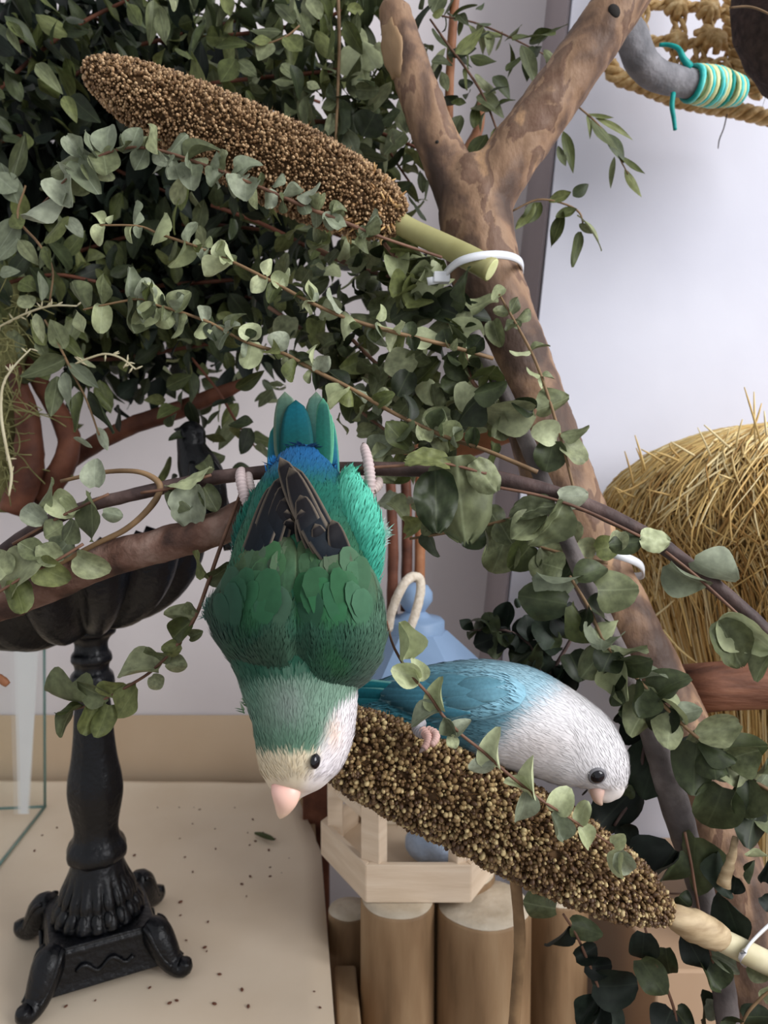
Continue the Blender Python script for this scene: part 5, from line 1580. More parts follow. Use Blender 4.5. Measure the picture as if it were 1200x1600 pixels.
# ---- pale narrow eucalyptus below it
r_, s_ = sprig('eucalyptus_sprig', 'pale eucalyptus sprig with small cupped leaves just below the upper millet ear', 'eucalyptus', [(150, 352, 0.366, 2), (215, 353, 0.366, 2), (250, 366, 0.366, 2.5), (300, 383, 0.366, 3), (370, 412, 0.366, 3), (440, 448, 0.367, 3.5), (490, 475, 0.369, 3.5), (550, 500, 0.372, 4), (620, 520, 0.376, 4), (700, 540, 0.384, 4), (770, 560, 0.394, 4)], 'stem_tan')
exact(r_, s_, [(206, 352, 199, 378, 16), (208, 350, 207, 312, 8), (218, 354, 214, 370, 16), (236, 382, 252, 328, 28), (292, 378, 304, 346, 12), (290, 378, 277, 420, 18), (322, 386, 330, 370, 14), (325, 388, 326, 414, 14), (342, 398, 346, 374, 6), (365, 410, 352, 374, 18), (362, 412, 328, 442, 16), (415, 432, 393, 458, 20),
               (415, 430, 426, 404, 9), (445, 450, 426, 422, 26), (487, 472, 480, 436, 16), (490, 470, 488, 440, 8), (535, 488, 508, 454, 16), (535, 488, 532, 532, 26), (588, 505, 594, 542, 12), (590, 500, 602, 476, 10), (160, 350, 146, 326, 18), (160, 352, 150, 382, 22), (172, 350, 174, 334, 14)], 'round', ['leaf_pale', 'leaf_pale', 'leaf_silver'])
exact(r_, s_, [(640, 527, 642, 500, 24), (642, 527, 646, 552, 20), (700, 540, 690, 512, 30), (735, 550, 752, 528, 30)], 'round', ['leaf_sage', 'leaf_dark'])
auto(r_, s_, 10, 30, 0.7, 'round', ['leaf_sage', 'leaf_olive', 'leaf_pale'], t0=0.3)
# ---- third parallel sprig, down to the dark branch
r_, s_ = sprig('eucalyptus_sprig', 'long eucalyptus sprig slanting down to the branch just above the teal tail', 'eucalyptus', [(130, 484, 0.360, 2), (165, 476, 0.360, 2), (215, 468, 0.360, 2.5), (245, 477, 0.360, 2.5), (280, 487, 0.360, 3), (330, 505, 0.360, 3), (365, 525, 0.360, 3), (400, 540, 0.361, 3.5), (445, 553, 0.362, 3.5), (490, 578, 0.362, 4), (550, 608, 0.361, 4), (620, 648, 0.358, 4), (700, 684, 0.354, 4), (760, 704, 0.350, 4), (840, 738, 0.345, 5)], 'stem_tan')
exact(r_, s_, [(158, 476, 158, 426, 14), (160, 475, 156, 522, 24), (136, 482, 106, 440, 14), (120, 486, 134, 520, 22), (202, 465, 196, 422, 20), (202, 465, 199, 522, 12), (245, 477, 232, 434, 18), (244, 478, 208, 510, 30), (250, 480, 266, 512, 36), (270, 485, 294, 452, 36), (282, 490, 276, 532, 28), (320, 502, 316, 472, 20), (322, 503, 310, 532, 28), (358, 516, 334, 540, 38),
               (360, 515, 375, 484, 12), (393, 532, 390, 502, 38), (395, 533, 386, 578, 40), (430, 545, 446, 518, 36), (450, 555, 448, 576, 18), (490, 575, 484, 538, 12), (486, 578, 484, 600, 14)], 'round', ['leaf_pale', 'leaf_silver', 'leaf_pale', 'leaf_sage'])
exact(r_, s_, [(542, 602, 512, 578, 36), (545, 605, 524, 646, 18), (598, 636, 600, 604, 26), (604, 633, 606, 608, 10), (640, 655, 640, 614, 16), (640, 655, 620, 694, 20), (668, 668, 694, 644, 42), (700, 686, 716, 658, 38), (690, 682, 700, 640, 20), (740, 700, 744, 668, 22)], 'round', ['leaf_dark', 'leaf_sage', 'leaf_pale', 'leaf_dark'])

auto(r_, s_, 14, 34, 0.85, 'round', ['leaf_sage', 'leaf_olive', 'leaf_silver', 'leaf_dark'], t0=0.1, t1=0.9)
# ---- sprig hanging left of the green bird, ending in front of the iron stem
r_, s_ = sprig('eucalyptus_sprig', 'hanging eucalyptus sprig whose tip curls in front of the black iron stem', 'eucalyptus', [(388, 738, 0.348, 3), (365, 800, 0.340, 3.5), (342, 862, 0.336, 4), (326, 908, 0.334, 4), (306, 962, 0.334, 4), (280, 1004, 0.336, 3.5), (240, 1046, 0.340, 3), (200, 1072, 0.344, 3), (150, 1098, 0.348, 2.5), (110, 1110, 0.350, 2)], 'stem_brown')
exact(r_, s_, [(320, 904, 308, 858, 22), (322, 906, 364, 886, 24), (304, 966, 258, 954, 24), (298, 972, 262, 1000, 38), (296, 996, 320, 986, 18), (284, 1008, 250, 1012, 28), (268, 1028, 226, 1012, 26), (258, 1036, 292, 1040, 28), (250, 1046, 180, 1040, 36), (236, 1056, 252, 1076, 26), (214, 1072, 186, 1120, 44),
               (170, 1088, 114, 1074, 32), (140, 1096, 68, 1100, 18), (130, 1104, 86, 1118, 18), (150, 1100, 128, 1148, 30), (112, 1110, 90, 1148, 18), (170, 1100, 152, 1152, 38), (196, 1078, 150, 1072, 30), (310, 958, 296, 938, 14)], 'round', ['leaf_sage', 'leaf_olive', 'leaf_sage'])
# ---- pale sprig in front of the lower millet
r_, s_ = sprig('eucalyptus_sprig', 'pale thin eucalyptus sprig draped in front of the blue lovebird and lower millet', 'eucalyptus', [(604, 970, 0.318, 2), (615, 1010, 0.316, 2.5), (640, 1052, 0.314, 3), (670, 1086, 0.312, 3), (692, 1118, 0.310, 3), (720, 1147, 0.309, 3), (752, 1172, 0.309, 3), (790, 1206, 0.309, 3), (840, 1246, 0.311, 3), (880, 1272, 0.314, 2.5), (940, 1310, 0.320, 2), (985, 1338, 0.324, 1.5)], 'stem_brown')
exact(r_, s_, [(632, 1032, 612, 972, 38), (655, 1064, 610, 1044, 38), (656, 1066, 652, 1030, 20), (690, 1112, 678, 1060, 24), (686, 1110, 640, 1124, 22), (712, 1148, 698, 1116, 18), (708, 1150, 732, 1122, 24), (704, 1148, 712, 1170, 20), (776, 1200, 766, 1142, 22), (772, 1196, 730, 1196, 26), (832, 1244, 796, 1212, 24), (836, 1246, 820, 1186, 18), (822, 1236, 814, 1292, 36),
               (868, 1270, 888, 1232, 42), (862, 1270, 872, 1310, 32), (905, 1288, 918, 1250, 22), (905, 1290, 928, 1328, 28), (958, 1320, 978, 1302, 24), (966, 1330, 988, 1372, 26), (968, 1330, 962, 1374, 16)], 'round', ['leaf_pale', 'leaf_silver', 'leaf_pale'])

# ---- big leaves along the dark branch, each sprig on its own stretch of the branch
r_, s_ = sprig('leafy_shoot', 'cluster of large crinkled leaves on the branch right of the teal tail', 'eucalyptus', [(560, 732, 0.336, 3), (620, 728, 0.334, 3), (690, 724, 0.332, 3), (760, 740, 0.332, 3)], 'stem_brown')
exact(r_, s_, [(712, 712, 728, 850, 112, 'crinkle', 'leaf_sage'), (680, 735, 682, 832, 66, 'crinkle', 'leaf_dark'), (704, 726, 636, 712, 38, 'crinkle', 'leaf_olive'), (740, 720, 776, 768, 50, 'crinkle', 'leaf_sage')], 'round', ['leaf_sage'])
exact(r_, s_, [(575, 716, 614, 756, 46, 'crinkle', 'leaf_sage'), (578, 708, 612, 684, 40, 'round', 'leaf_silver'), (600, 730, 588, 690, 30, 'round', 'leaf_sage'), (640, 700, 600, 660, 40, 'round', 'leaf_olive')], 'round', ['leaf_sage'], dd=0.024)
r_, s_ = sprig('leafy_shoot', 'large drooping grey green leaves hanging from the branch above the bowl rim', 'eucalyptus', [(220, 770, 0.345, 3), (270, 762, 0.344, 3), (330, 742, 0.343, 3)], 'stem_brown')
exact(r_, s_, [(332, 732, 258, 754, 36, 'crinkle', 'leaf_pale'), (300, 756, 294, 828, 60, 'crinkle', 'leaf_silver'), (318, 760, 340, 800, 30, 'round', 'leaf_sage'), (262, 766, 300, 790, 26, 'round', 'leaf_sage')], 'round', ['leaf_sage'])
r_, s_ = sprig('leafy_shoot', 'curled sage leaves crowding the left end of the dark branch', 'eucalyptus', [(20, 850, 0.345, 3), (80, 815, 0.344, 3), (130, 790, 0.343, 3), (170, 772, 0.343, 3)], 'stem_brown')
exact(r_, s_, [(140, 768, 150, 848, 36), (148, 762, 146, 714, 38), (160, 800, 192, 806, 24), (80, 778, 114, 802, 46), (70, 816, 30, 792, 36), (60, 790, 90, 750, 26), (100, 820, 70, 840, 40), (110, 842, 90, 870, 40), (120, 800, 96, 776, 24)], 'round', ['leaf_silver', 'leaf_sage', 'leaf_pale'])
r_, s_ = sprig('leafy_shoot', 'broad olive leaves drooping over the bark branch at the left border', 'eucalyptus', [(130, 850, 0.335, 3), (90, 875, 0.334, 3), (40, 900, 0.334, 3), (-10, 930, 0.334, 3)], 'stem_brown')
exact(r_, s_, [(60, 872, -8, 926, 74), (56, 882, 104, 908, 48), (118, 868, 168, 896, 44), (100, 846, 120, 812, 40), (20, 905, 40, 960, 44), (66, 868, 30, 848, 36), (10, 900, -20, 860, 50), (92, 880, 60, 852, 40)], 'round', ['leaf_olive', 'leaf_sage', 'leaf_sage'])
r_, s_ = sprig('leafy_shoot', 'rolled grey leaves on the dark branch where it crosses the trunk', 'eucalyptus', [(770, 760, 0.332, 3), (850, 776, 0.330, 3), (920, 800, 0.329, 3), (1000, 838, 0.328, 3)], 'stem_brown')
exact(r_, s_, [(872, 776, 922, 772, 38, 'round', 'leaf_silver'), (884, 786, 836, 856, 52, 'crinkle', 'leaf_sage'), (868, 790, 796, 802, 44, 'crinkle', 'leaf_sage'), (850, 800, 800, 846, 40, 'round', 'leaf_sage'), (1000, 838, 1048, 846, 42, 'crinkle', 'leaf_pale'), (1002, 846, 948, 852, 36, 'round', 'leaf_dark'), (970, 830, 962, 862, 30, 'round', 'leaf_sage')], 'round', ['leaf_sage'])
r_, s_ = sprig('leafy_shoot', 'rolled leaves on the dark branch in front of the straw nest', 'eucalyptus', [(1040, 862, 0.326, 3), (1090, 902, 0.325, 3), (1140, 948, 0.324, 3), (1200, 1004, 0.322, 3)], 'stem_brown')
exact(r_, s_, [(1082, 876, 1154, 914, 34, 'round', 'leaf_silver'), (1044, 880, 1104, 930, 26, 'round', 'leaf_silver'), (1124, 966, 1204, 1004, 44, 'crinkle', 'leaf_pale'), (1122, 970, 1164, 1044, 54, 'crinkle', 'leaf_sage'), (1216, 1010, 1172, 1052, 30, 'round', 'leaf_sage')], 'round', ['leaf_sage'])
r_, s_ = sprig('leafy_shoot', 'thin curved twig with one lobed leaf right of the large crinkled leaves', 'eucalyptus', [(640, 842, 0.36, 2.5), (700, 832, 0.358, 3), (770, 818, 0.356, 3), (830, 800, 0.354, 3), (870, 790, 0.352, 3)], 'stem_tan')
exact(r_, s_, [(668, 828, 680, 872, 26, 'round', 'leaf_dark'), (690, 832, 668, 806, 16, 'round', 'leaf_sage'), (780, 815, 800, 850, 44, 'round', 'leaf_sage'), (760, 820, 770, 870, 30, 'round', 'leaf_sage'), (810, 805, 830, 780, 30, 'round', 'leaf_sage')], 'round', ['leaf_sage'])

r_, s_ = sprig('eucalyptus_branch', 'broad-leaved eucalyptus branch below the dark branch left of the trunk', 'eucalyptus', [(700, 790, 0.42, 3), (760, 820, 0.415, 3), (830, 850, 0.41, 3), (900, 870, 0.405, 3), (950, 880, 0.40, 3)], 'stem_tan', 'eucalyptus branches beside the trunk')
exact(r_, s_, [(790, 840, 770, 900, 60), (830, 850, 800, 890, 56), (850, 850, 880, 890, 60), (870, 840, 910, 820, 44), (820, 840, 850, 800, 50), (900, 850, 930, 880, 44), (760, 830, 720, 850, 36), (930, 860, 970, 850, 40), (780, 820, 760, 790, 40), (860, 870, 840, 910, 54), (900, 880, 870, 920, 40)], 'round', ['leaf_sage', 'leaf_dark', 'leaf_olive', 'leaf_sage'])
# ---- small sprig climbing the trunk
r_, s_ = sprig('eucalyptus_sprig', 'thin small-leaved eucalyptus sprig lying on the leaning trunk', 'eucalyptus', [(780, 460, 0.398, 2), (800, 495, 0.396, 2.5), (830, 550, 0.394, 3), (850, 600, 0.392, 3), (872, 670, 0.388, 3), (888, 730, 0.386, 3), (900, 780, 0.384, 3)], 'stem_tan')
exact(r_, s_, [(797, 490, 808, 464, 14), (795, 488, 770, 484, 14), (806, 502, 826, 480, 16), (808, 506, 792, 522, 14), (812, 512, 800, 500, 16), (830, 548, 858, 534, 16), (828, 548, 796, 554, 16), (846, 588, 868, 588, 14), (844, 586, 820, 578, 14), (850, 590, 844, 608, 12), (770, 470, 790, 455, 18)], 'round', ['leaf_pale', 'leaf_sage', 'leaf_sage'])
exact(r_, s_, [(836, 642, 750, 652, 48, 'round', 'leaf_sage'), (834, 642, 796, 628, 30, 'round', 'leaf_dark'), (838, 642, 894, 622, 36, 'round', 'leaf_sage'), (872, 684, 832, 668, 44, 'round', 'leaf_pale'), (876, 678, 922, 672, 28, 'round', 'leaf_sage'), (866, 688, 852, 738, 52, 'round', 'leaf_dark'), (882, 690, 914, 724, 46, 'round', 'leaf_sage')], 'round', ['leaf_sage'])

# ---- clump of round leaves in the crook below the cable tie
MIX = ['leaf_sage', 'leaf_sage', 'leaf_dark', 'leaf_olive', 'leaf_pale']
r_, s_ = sprig('eucalyptus_sprig', 'dense round-leaved eucalyptus branch below the cable tie beside the trunk', 'eucalyptus', [(600, 380, 0.43, 4), (640, 430, 0.43, 4), (680, 480, 0.425, 4), (720, 530, 0.42, 4), (735, 590, 0.41, 4), (760, 620, 0.405, 4)], 'stem_brown')
exact(r_, s_, [(730, 500, 672, 470, 60, 'round', 'leaf_dark'), (700, 490, 705, 448, 62, 'round', 'leaf_dark'), (720, 500, 770, 490, 40, 'round', 'leaf_dark'), (720, 540, 760, 532, 40, 'round', 'leaf_dark'), (740, 580, 690, 570, 44, 'round', 'leaf_dark'), (730, 560, 755, 600, 44, 'round', 'leaf_sage'), (725, 585, 690, 610, 40, 'round', 'leaf_dark'), (735, 600, 720, 640, 40, 'round', 'leaf_pale'), (660, 470, 620, 450, 60, 'round', 'leaf_olive'), (650, 480, 610, 500, 50, 'round', 'leaf_dark'),
               (650, 470, 690, 412, 30, 'round', 'leaf_pale'), (640, 440, 690, 430, 40, 'round', 'leaf_olive'), (700, 500, 660, 520, 40, 'round', 'leaf_sage'), (770, 500, 780, 540, 30, 'round', 'leaf_sage'), (705, 650, 660, 660, 50, 'round', 'leaf_sage'), (720, 645, 690, 690, 44, 'round', 'leaf_dark'), (650, 560, 600, 580, 50, 'round', 'leaf_sage'), (640, 580, 620, 620, 40, 'round', 'leaf_dark')], 'round', MIX, tilt=0.8)
auto(r_, s_, 22, 50, 0.9, 'round', MIX, scatter=0.008)
for lb, stem, n, L, mats in (
    ('round-leaved eucalyptus branch filling the gap between teal tail and trunk', [(540, 520, 0.47, 4), (590, 570, 0.46, 4), (640, 610, 0.455, 4), (690, 640, 0.45, 4), (720, 660, 0.445, 3)], 34, 48, MIX),
    ('pale speckled eucalyptus branch under the stalk end of the upper millet', [(480, 380, 0.47, 4), (540, 410, 0.465, 4), (600, 430, 0.46, 4), (660, 440, 0.455, 3)], 24, 40, ['leaf_pale', 'leaf_sage', 'leaf_sage', 'leaf_olive', 'leaf_dark']),
    ('shaded eucalyptus branch directly above the bird tail', [(420, 480, 0.50, 4), (480, 520, 0.49, 4), (540, 560, 0.48, 4), (590, 600, 0.475, 3)], 26, 42, ['leaf_dark', 'leaf_olive', 'leaf_sage', 'leaf_dark']),
    ('loose eucalyptus branch behind the right foot of the green bird', [(560, 640, 0.46, 3), (600, 670, 0.455, 3), (640, 690, 0.45, 3), (660, 760, 0.45, 3), (665, 810, 0.45, 2)], 14, 40, ['leaf_sage', 'leaf_silver', 'leaf_olive'])):
    r_, s_ = sprig('eucalyptus_branch', lb, 'eucalyptus', stem, 'stem_brown', 'eucalyptus branches beside the trunk')
    auto(r_, s_, n, L, 0.85, 'round', mats, scatter=0.012)

# ---- right side, along the grey branch
r_, s_ = sprig('eucalyptus_sprig', 'eucalyptus sprig with big dusty leaves running down the right over the trunk', 'eucalyptus', [(890, 900, 0.372, 3), (920, 950, 0.370, 3.5), (945, 1005, 0.368, 3.5), (985, 1050, 0.366, 3.5), (1020, 1085, 0.365, 3.5), (1075, 1140, 0.364, 3.5), (1120, 1175, 0.363, 3.5), (1165, 1212, 0.362, 4), (1220, 1245, 0.362, 4)], 'stem_tan')
exact(r_, s_, [(888, 944, 810, 930, 64, 'round', 'leaf_dark'), (836, 896, 910, 922, 22, 'round', 'leaf_silver'), (932, 922, 994, 922, 70, 'round', 'leaf_sage'), (892, 944, 934, 1000, 36, 'round', 'leaf_olive'), (940, 1012, 972, 972, 26, 'round', 'leaf_pale'), (955, 1024, 1014, 1018, 26, 'round', 'leaf_sage'), (950, 1010, 906, 1058, 54, 'round', 'leaf_sage'), (962, 1024, 986, 1090, 38, 'round', 'leaf_pale'),
               (960, 1070, 950, 1100, 22, 'round', 'leaf_dark'), (1030, 1084, 976, 1144, 74, 'round', 'leaf_sage'), (1030, 1090, 1070, 1062, 44, 'round', 'leaf_dark'), (1030, 1090, 1082, 1122, 26, 'round', 'leaf_pale'), (1046, 1104, 1020, 1146, 50, 'round', 'leaf_dark'), (1088, 1150, 1150, 1130, 48, 'round', 'leaf_sage'), (1128, 1172, 1194, 1164, 48, 'round', 'leaf_olive'), (1106, 1180, 1168, 1218, 62, 'round', 'leaf_sage'),
               (1130, 1228, 1106, 1298, 76, 'round', 'leaf_dark'), (1190, 1250, 1160, 1322, 64, 'round', 'leaf_dark'), (1090, 1160, 1080, 1240, 70, 'round', 'leaf_dark'), (1160, 1210, 1150, 1270, 50, 'round', 'leaf_sage'), (1178, 1270, 1230, 1290, 40, 'round', 'leaf_sage'), (900, 905, 950, 880, 40, 'round', 'leaf_dark'), (880, 890, 850, 880, 50, 'round', 'leaf_sage')], 'round', ['leaf_sage'])
auto(r_, s_, 12, 54, 0.95, 'round', ['leaf_sage', 'leaf_dark', 'leaf_silver'], t0=0.1)
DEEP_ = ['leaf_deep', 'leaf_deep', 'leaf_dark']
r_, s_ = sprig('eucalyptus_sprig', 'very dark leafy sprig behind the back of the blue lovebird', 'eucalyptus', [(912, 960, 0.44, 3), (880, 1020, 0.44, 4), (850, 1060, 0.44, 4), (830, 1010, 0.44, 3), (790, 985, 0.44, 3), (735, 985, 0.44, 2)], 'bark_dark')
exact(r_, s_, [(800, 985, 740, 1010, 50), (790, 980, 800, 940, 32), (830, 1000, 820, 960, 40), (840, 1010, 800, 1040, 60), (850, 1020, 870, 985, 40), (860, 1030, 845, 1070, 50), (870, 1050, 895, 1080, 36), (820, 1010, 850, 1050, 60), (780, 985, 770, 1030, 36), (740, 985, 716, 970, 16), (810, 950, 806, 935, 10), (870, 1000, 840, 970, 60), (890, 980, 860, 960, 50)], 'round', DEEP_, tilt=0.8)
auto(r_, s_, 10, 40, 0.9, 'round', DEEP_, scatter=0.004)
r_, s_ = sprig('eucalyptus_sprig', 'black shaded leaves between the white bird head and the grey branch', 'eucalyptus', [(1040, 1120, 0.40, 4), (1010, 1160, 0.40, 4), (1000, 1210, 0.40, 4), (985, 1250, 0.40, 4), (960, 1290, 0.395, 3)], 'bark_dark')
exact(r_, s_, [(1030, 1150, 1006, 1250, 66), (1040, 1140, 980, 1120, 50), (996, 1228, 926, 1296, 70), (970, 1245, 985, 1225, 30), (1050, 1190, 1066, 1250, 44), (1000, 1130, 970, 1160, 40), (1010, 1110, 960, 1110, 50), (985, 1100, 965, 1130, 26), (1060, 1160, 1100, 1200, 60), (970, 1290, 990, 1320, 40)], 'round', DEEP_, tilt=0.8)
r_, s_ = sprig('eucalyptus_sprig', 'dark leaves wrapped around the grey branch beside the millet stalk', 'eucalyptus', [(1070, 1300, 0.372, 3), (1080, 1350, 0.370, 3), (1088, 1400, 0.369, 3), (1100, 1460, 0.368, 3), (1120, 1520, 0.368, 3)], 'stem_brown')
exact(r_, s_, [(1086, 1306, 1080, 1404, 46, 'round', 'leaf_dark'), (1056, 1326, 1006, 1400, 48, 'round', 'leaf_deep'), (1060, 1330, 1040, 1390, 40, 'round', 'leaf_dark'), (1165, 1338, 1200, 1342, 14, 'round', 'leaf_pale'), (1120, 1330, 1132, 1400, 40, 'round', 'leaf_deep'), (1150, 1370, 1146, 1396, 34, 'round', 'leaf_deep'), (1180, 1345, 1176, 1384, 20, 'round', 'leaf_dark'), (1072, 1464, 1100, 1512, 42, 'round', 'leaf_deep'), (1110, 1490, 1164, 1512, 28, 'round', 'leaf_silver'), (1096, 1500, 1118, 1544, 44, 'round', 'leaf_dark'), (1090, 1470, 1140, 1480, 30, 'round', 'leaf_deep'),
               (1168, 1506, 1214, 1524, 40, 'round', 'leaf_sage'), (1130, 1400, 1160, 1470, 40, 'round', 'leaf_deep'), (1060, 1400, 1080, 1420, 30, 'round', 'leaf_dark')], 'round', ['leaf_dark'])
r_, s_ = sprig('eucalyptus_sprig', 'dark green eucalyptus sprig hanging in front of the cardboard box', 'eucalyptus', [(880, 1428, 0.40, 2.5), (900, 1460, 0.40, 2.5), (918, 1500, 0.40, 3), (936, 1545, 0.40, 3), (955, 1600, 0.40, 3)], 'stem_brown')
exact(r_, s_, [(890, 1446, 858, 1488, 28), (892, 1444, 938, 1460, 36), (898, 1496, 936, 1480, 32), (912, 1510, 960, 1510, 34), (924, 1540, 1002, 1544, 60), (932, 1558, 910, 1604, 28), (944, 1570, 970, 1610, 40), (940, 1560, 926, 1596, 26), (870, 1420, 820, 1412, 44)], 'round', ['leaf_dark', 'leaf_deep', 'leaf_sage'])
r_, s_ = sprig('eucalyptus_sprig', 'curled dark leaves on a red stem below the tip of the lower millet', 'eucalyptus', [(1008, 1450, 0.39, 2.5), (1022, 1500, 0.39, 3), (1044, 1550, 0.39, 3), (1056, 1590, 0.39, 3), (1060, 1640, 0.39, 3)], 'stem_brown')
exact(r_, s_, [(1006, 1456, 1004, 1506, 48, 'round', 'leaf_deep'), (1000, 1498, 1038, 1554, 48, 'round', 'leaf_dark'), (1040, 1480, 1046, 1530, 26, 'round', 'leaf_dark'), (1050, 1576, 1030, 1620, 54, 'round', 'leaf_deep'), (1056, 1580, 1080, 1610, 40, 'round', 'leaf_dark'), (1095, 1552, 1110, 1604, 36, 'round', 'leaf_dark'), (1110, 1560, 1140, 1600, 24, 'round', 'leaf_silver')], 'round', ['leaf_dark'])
r_, s_ = sprig('eucalyptus_sprig', 'leafy sprig at the bottom right corner beside the trunk base', 'eucalyptus', [(1210, 1540, 0.36, 3), (1170, 1580, 0.36, 3), (1150, 1620, 0.36, 3)], 'stem_tan')
exact(r_, s_, [(1160, 1590, 1205, 1586, 36), (1150, 1600, 1120, 1590, 34), (1190, 1560, 1214, 1530, 30), (1196, 1380, 1206, 1330, 30, 'round', 'leaf_deep'), (1190, 1400, 1210, 1420, 28, 'round', 'leaf_deep')], 'round', ['leaf_dark', 'leaf_sage'])

# ---- narrow olive leaves at the top right of the trunk
OL = ['leaf_olive', 'leaf_olive', 'leaf_sage', 'leaf_dark']
r_, s_ = sprig('olive_sprig', 'narrow-leaved sprig poking out right of the trunk against the white wall', 'twig', [(800, 330, 0.50, 2), (840, 312, 0.50, 2), (880, 318, 0.50, 2), (905, 332, 0.50, 2), (912, 355, 0.50, 1.5)], 'stem_tan')
exact(r_, s_, [(895, 306, 920, 287, 20), (858, 316, 892, 304, 20), (868, 340, 900, 330, 18), (880, 330, 862, 388, 16), (902, 336, 948, 384, 18), (906, 362, 893, 418, 22), (844, 316, 818, 352, 26), (836, 318, 806, 362, 18), (905, 350, 925, 366, 12)], 'ovate', OL)
r_, s_ = sprig('olive_sprig', 'slender pointed leaves hanging right of the upper trunk fork', 'twig', [(905, 168, 0.52, 2), (930, 190, 0.52, 2), (955, 220, 0.52, 1.5), (972, 255, 0.52, 1.5), (982, 272, 0.52, 1)], 'stem_tan')
exact(r_, s_, [(915, 178, 956, 190, 9), (917, 180, 926, 212, 9), (924, 186, 962, 240, 20), (930, 184, 994, 214, 10), (948, 208, 978, 250, 22), (964, 240, 1002, 278, 14), (960, 245, 952, 292, 10), (976, 264, 1000, 310, 14), (880, 205, 898, 262, 18), (872, 228, 882, 264, 14)], 'lance', OL)
r_, s_ = sprig('olive_sprig', 'olive-leaved sprig filling the crook of the forked trunk', 'twig', [(672, 30, 0.52, 2), (700, 70, 0.52, 2.5), (730, 110, 0.52, 2.5), (755, 150, 0.52, 2.5), (775, 200, 0.52, 2), (790, 250, 0.52, 2)], 'stem_brown')
exact(r_, s_, [(672, 8, 628, 82, 26), (676, 20, 694, -20, 30), (674, 96, 708, 96, 20), (700, 85, 745, 74, 16), (690, 112, 700, 145, 16), (716, 130, 740, 128, 20), (734, 88, 775, 100, 22), (770, 120, 800, 150, 24), (745, 150, 790, 175, 30), (720, 180, 700, 225, 24), (740, 200, 745, 160, 18), (760, 210, 730, 260, 30), (770, 230, 800, 180, 26), (775, 240, 745, 262, 30), (800, 60, 868, 55, 22), (815, 70, 840, 130, 24), (850, 78, 872, 100, 16), (790, 110, 815, 90, 16), (735, 170, 770, 178, 24), (704, 160, 728, 165, 20)], 'ovate', OL)
auto(r_, s_, 9, 40, 0.45, 'ovate', OL, scatter=0.006)
r_, s_ = sprig('olive_sprig', 'fine leafy twigs reaching right between the two forks of the trunk', 'twig', [(690, 25, 0.54, 2), (740, 35, 0.54, 2), (790, 55, 0.54, 2), (850, 85, 0.54, 1.5)], 'stem_brown')
auto(r_, s_, 9, 42, 0.42, 'ovate', OL, scatter=0.004)

# ---- drooping narrow leaves at the left
r_, s_ = sprig('olive_sprig', 'drooping grey green pointed leaves in front of the left roots', 'twig', [(70, 500, 0.46, 2), (95, 545, 0.455, 2.5), (112, 580, 0.45, 2.5), (135, 625, 0.45, 2), (155, 680, 0.45, 2)], 'stem_tan')
exact(r_, s_, [(104, 560, 40, 592, 34), (100, 545, 80, 500, 34), (90, 588, 80, 652, 30), (102, 582, 118, 642, 24), (126, 612, 126, 678, 22), (108, 568, 156, 612, 22), (140, 612, 188, 672, 24, 'ovate', 'leaf_dark'), (86, 518, 132, 560, 22), (152, 668, 170, 704, 18), (115, 684, 146, 698, 10), (150, 610, 176, 640, 12), (60, 530, 72, 560, 20), (120, 560, 150, 575, 12), (70, 540, 50, 500, 24)], 'ovate', ['leaf_silver', 'leaf_sage', 'leaf_sage', 'leaf_olive'])
r_, s_ = sprig('olive_sprig', 'sage pointed leaves fanning out at the left border below the silvery sprig', 'twig', [(40, 290, 0.44, 2), (28, 340, 0.44, 2.5), (60, 380, 0.44, 2.5), (82, 420, 0.44, 2), (78, 470, 0.44, 2)], 'stem_tan')
exact(r_, s_, [(20, 280, 38, 214, 24), (25, 300, -10, 270, 40), (28, 318, 0, 250, 34), (70, 380, 104, 336, 30), (30, 340, -6, 400, 40), (28, 372, -4, 410, 24), (30, 375, 58, 412, 24), (72, 385, 60, 420, 22), (70, 385, 84, 425, 18), (65, 470, 66, 422, 9), (20, 335, 34, 360, 28), (0, 430, 28, 420, 22), (30, 440, 55, 450, 34), (50, 480, 30, 460, 30), (56, 490, 66, 535, 18), (105, 340, 130, 372, 24)], 'ovate', ['leaf_silver', 'leaf_sage', 'leaf_olive'])

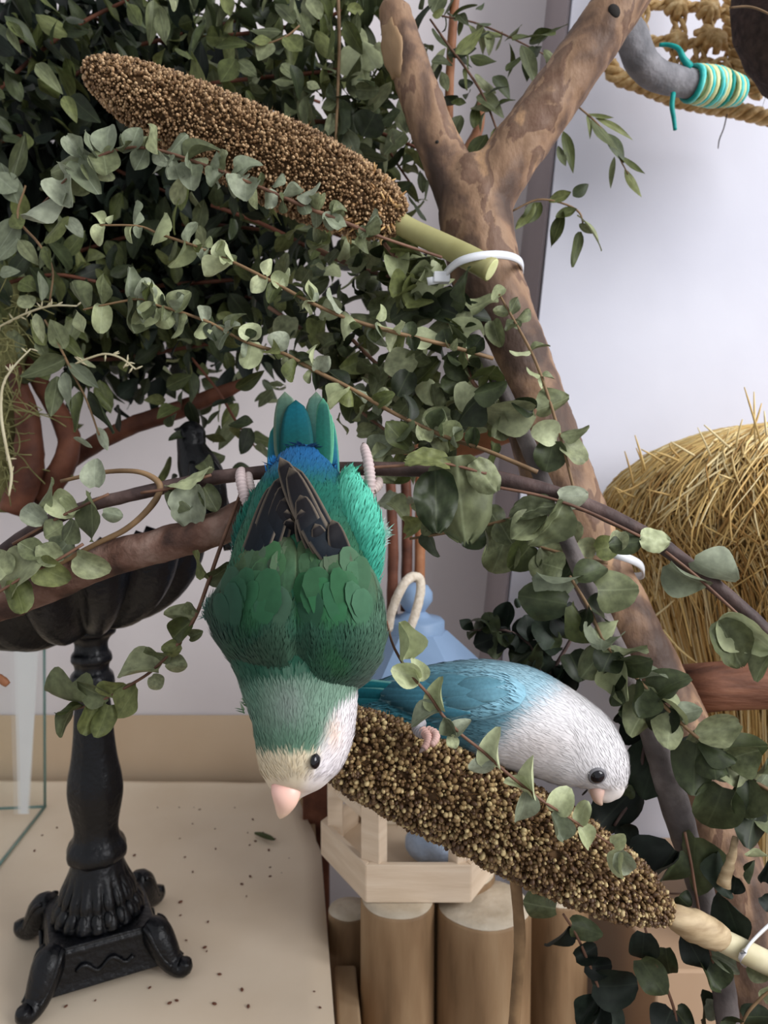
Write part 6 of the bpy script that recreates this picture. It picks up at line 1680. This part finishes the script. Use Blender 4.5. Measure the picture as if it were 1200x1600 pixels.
# ---- the dense bush that fills the upper left
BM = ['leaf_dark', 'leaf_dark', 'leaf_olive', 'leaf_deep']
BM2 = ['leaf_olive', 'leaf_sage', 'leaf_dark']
bush = [  # back branches take the darkest leaf colours, painting in the bush's inner shade
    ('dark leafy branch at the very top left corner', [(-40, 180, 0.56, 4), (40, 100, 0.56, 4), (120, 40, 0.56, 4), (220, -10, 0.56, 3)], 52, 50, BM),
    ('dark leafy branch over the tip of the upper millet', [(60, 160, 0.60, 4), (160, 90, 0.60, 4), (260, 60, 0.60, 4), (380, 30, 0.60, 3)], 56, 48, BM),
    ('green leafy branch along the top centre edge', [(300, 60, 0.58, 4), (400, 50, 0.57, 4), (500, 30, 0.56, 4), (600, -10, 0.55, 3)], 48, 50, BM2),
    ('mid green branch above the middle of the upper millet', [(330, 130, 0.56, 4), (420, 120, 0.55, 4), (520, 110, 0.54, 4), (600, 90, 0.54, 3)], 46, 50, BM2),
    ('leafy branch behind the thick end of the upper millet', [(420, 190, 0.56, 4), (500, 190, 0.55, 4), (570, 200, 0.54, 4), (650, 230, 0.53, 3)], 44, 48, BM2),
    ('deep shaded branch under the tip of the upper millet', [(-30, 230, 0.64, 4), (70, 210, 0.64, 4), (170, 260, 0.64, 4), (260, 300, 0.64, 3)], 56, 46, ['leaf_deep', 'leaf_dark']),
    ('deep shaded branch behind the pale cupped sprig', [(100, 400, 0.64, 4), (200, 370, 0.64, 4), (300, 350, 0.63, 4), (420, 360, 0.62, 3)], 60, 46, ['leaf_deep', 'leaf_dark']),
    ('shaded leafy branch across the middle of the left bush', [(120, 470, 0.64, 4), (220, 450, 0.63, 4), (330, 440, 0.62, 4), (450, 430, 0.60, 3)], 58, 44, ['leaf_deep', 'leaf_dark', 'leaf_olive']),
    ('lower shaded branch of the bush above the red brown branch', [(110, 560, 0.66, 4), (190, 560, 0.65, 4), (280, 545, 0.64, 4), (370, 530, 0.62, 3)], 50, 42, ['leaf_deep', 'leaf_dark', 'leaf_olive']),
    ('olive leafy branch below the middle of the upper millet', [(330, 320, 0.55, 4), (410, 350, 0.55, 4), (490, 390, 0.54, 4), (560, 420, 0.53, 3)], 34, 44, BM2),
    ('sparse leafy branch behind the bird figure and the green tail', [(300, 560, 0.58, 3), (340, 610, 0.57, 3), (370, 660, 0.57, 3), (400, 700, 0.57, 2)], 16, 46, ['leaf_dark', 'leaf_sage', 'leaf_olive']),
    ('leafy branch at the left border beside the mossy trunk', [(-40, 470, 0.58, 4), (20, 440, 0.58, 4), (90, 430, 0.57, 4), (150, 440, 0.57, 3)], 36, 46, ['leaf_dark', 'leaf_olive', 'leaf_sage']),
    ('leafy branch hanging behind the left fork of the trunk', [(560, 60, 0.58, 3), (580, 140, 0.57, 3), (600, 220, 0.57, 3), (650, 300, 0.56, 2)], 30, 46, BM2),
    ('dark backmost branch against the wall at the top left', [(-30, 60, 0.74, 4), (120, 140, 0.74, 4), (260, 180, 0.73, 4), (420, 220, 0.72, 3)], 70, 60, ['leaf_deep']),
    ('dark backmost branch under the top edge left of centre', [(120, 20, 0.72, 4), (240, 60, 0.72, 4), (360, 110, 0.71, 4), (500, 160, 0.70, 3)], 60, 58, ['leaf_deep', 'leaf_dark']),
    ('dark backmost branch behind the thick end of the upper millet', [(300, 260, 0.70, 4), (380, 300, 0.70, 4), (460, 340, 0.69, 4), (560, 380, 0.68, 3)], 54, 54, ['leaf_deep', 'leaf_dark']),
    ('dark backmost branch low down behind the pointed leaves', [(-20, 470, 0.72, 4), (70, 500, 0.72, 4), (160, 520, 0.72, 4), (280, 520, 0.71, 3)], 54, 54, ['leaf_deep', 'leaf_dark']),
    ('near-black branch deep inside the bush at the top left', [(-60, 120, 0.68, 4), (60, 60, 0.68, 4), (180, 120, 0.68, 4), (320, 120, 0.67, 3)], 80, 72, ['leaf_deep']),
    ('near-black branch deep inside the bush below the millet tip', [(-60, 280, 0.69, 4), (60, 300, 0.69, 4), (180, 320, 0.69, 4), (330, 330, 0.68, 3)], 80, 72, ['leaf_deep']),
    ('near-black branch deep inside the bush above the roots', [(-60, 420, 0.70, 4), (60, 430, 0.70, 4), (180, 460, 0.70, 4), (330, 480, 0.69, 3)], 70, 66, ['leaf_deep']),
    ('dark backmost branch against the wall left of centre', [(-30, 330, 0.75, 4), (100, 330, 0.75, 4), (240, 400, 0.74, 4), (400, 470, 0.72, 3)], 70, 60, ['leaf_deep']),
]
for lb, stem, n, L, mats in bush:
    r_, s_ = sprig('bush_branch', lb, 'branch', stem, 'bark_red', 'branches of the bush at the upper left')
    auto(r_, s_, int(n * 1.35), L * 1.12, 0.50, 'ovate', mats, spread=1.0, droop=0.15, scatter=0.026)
# a few prominent bush leaves
r_, s_ = sprig('olive_sprig', 'light green leaves catching daylight above the middle of the upper millet', 'twig', [(468, 40, 0.50, 2), (450, 55, 0.50, 2), (425, 66, 0.50, 2), (400, 72, 0.50, 2)], 'stem_tan')
exact(r_, s_, [(424, 64, 402, 90, 34), (424, 62, 392, 66, 22), (386, 70, 334, 68, 18), (446, 56, 472, 86, 34), (440, 50, 388, 44, 20), (460, 36, 430, 0, 28), (500, 30, 480, -10, 26), (440, 100, 462, 124, 24), (462, 130, 424, 128, 20), (368, 92, 345, 130, 40), (372, 96, 402, 120, 24), (480, 128, 500, 140, 16), (240, 0, 236, 66, 20), (248, 10, 262, 72, 26), (200, 6, 222, 44, 24), (12, 34, 40, 66, 16), (14, 40, 28, 80, 16), (56, 100, 92, 138, 24), (100, 150, 118, 186, 22)], 'ovate', ['leaf_olive', 'leaf_sage', 'leaf_sage'])
r_, s_ = sprig('eucalyptus_sprig', 'large pale round leaves beside the cut left fork of the trunk', 'eucalyptus', [(528, -20, 0.50, 3), (530, 60, 0.50, 3.5), (528, 140, 0.50, 3), (524, 230, 0.50, 2.5)], 'stem_tan')
exact(r_, s_, [(548, 68, 568, 110, 60, 'round', 'leaf_pale'), (566, 66, 590, 116, 40, 'round', 'leaf_pale'), (570, 108, 572, 136, 16, 'round', 'leaf_pale'), (556, 140, 592, 142, 12, 'round', 'leaf_sage'), (530, 170, 538, 215, 30, 'round', 'leaf_dark'), (528, 160, 502, 172, 20, 'round', 'leaf_sage'), (540, 205, 560, 245, 26, 'round', 'leaf_silver'), (586, 176, 566, 215, 50, 'round', 'leaf_dark'), (600, 100, 590, 70, 40, 'round', 'leaf_sage'), (510, 225, 524, 240, 20, 'round', 'leaf_pale')], 'round', ['leaf_sage'])

# ---- dry moss at the left border: a mossy stake and loose grassy strands
t = thing('moss_clump', 'tangle of dry yellow green moss strands at the left border', 'moss', P(10, 780, 0.52))
vf = []
for k in range(170):
    x, y = LR.uniform(-30, 45), LR.uniform(455, 760)
    if y > 560:
        x = LR.uniform(-40, 18)
    pts = [(x, y, LR.uniform(0.52, 0.60), 1.2)]
    dx, dy = LR.gauss(0, 8), LR.gauss(6, 10)
    for i in range(4):
        dx += LR.gauss(0, 6); dy += LR.gauss(0, 5)
        pts.append((pts[-1][0] + dx, pts[-1][1] + dy, pts[-1][2] + LR.gauss(0, 0.006), 0.9))
    vf.append(pxtube(pts, 3, 4))
mesh_obj('moss_fibres', *join(*vf), M['moss'], t, kind='stuff')
mesh_obj('moss_stake', *pxtube([(0, 430, 0.62, 26), (6, 520, 0.62, 34), (4, 620, 0.62, 34), (0, 720, 0.62, 30), (-4, 800, 0.62, 26)], 6, 14, bump=0.3, bscale=80), M['moss'], t)
for i, (lb, sp) in enumerate((('pale dry grass stalk arching over the pointed leaves at left', [(118, 568, 0.44, 1.5), (138, 560, 0.44, 2), (165, 553, 0.44, 2), (190, 560, 0.44, 2), (212, 577, 0.44, 1.5)]),
                             ('pale dry grass stalk hanging down the left border', [(48, 545, 0.44, 1.5), (20, 575, 0.44, 2), (4, 605, 0.44, 2.5), (2, 650, 0.44, 3), (10, 700, 0.44, 3), (18, 740, 0.44, 3), (14, 775, 0.44, 2)]),
                             ('pale dry grass stalk lying flat above the mossy stake', [(-10, 515, 0.46, 2), (40, 490, 0.46, 2), (80, 478, 0.46, 2), (120, 478, 0.46, 1.5)]))):
    r_, s_ = sprig('grass_stalk', lb, 'grass', sp, 'stalk_dry')
    for k in range(14):
        q = s_[LR.randrange(len(s_))]
        p = P(*q[:3])
        dv = (RIGHT * LR.gauss(0, 1) + UP * LR.gauss(0, 1)).normalized()
        mesh_obj('grass_spikelet', *tube([p, p + dv * 0.0022, p + dv * 0.0045], [0.0003, 0.0006, 0.0002], 4), M['stalk_dry'], r_)
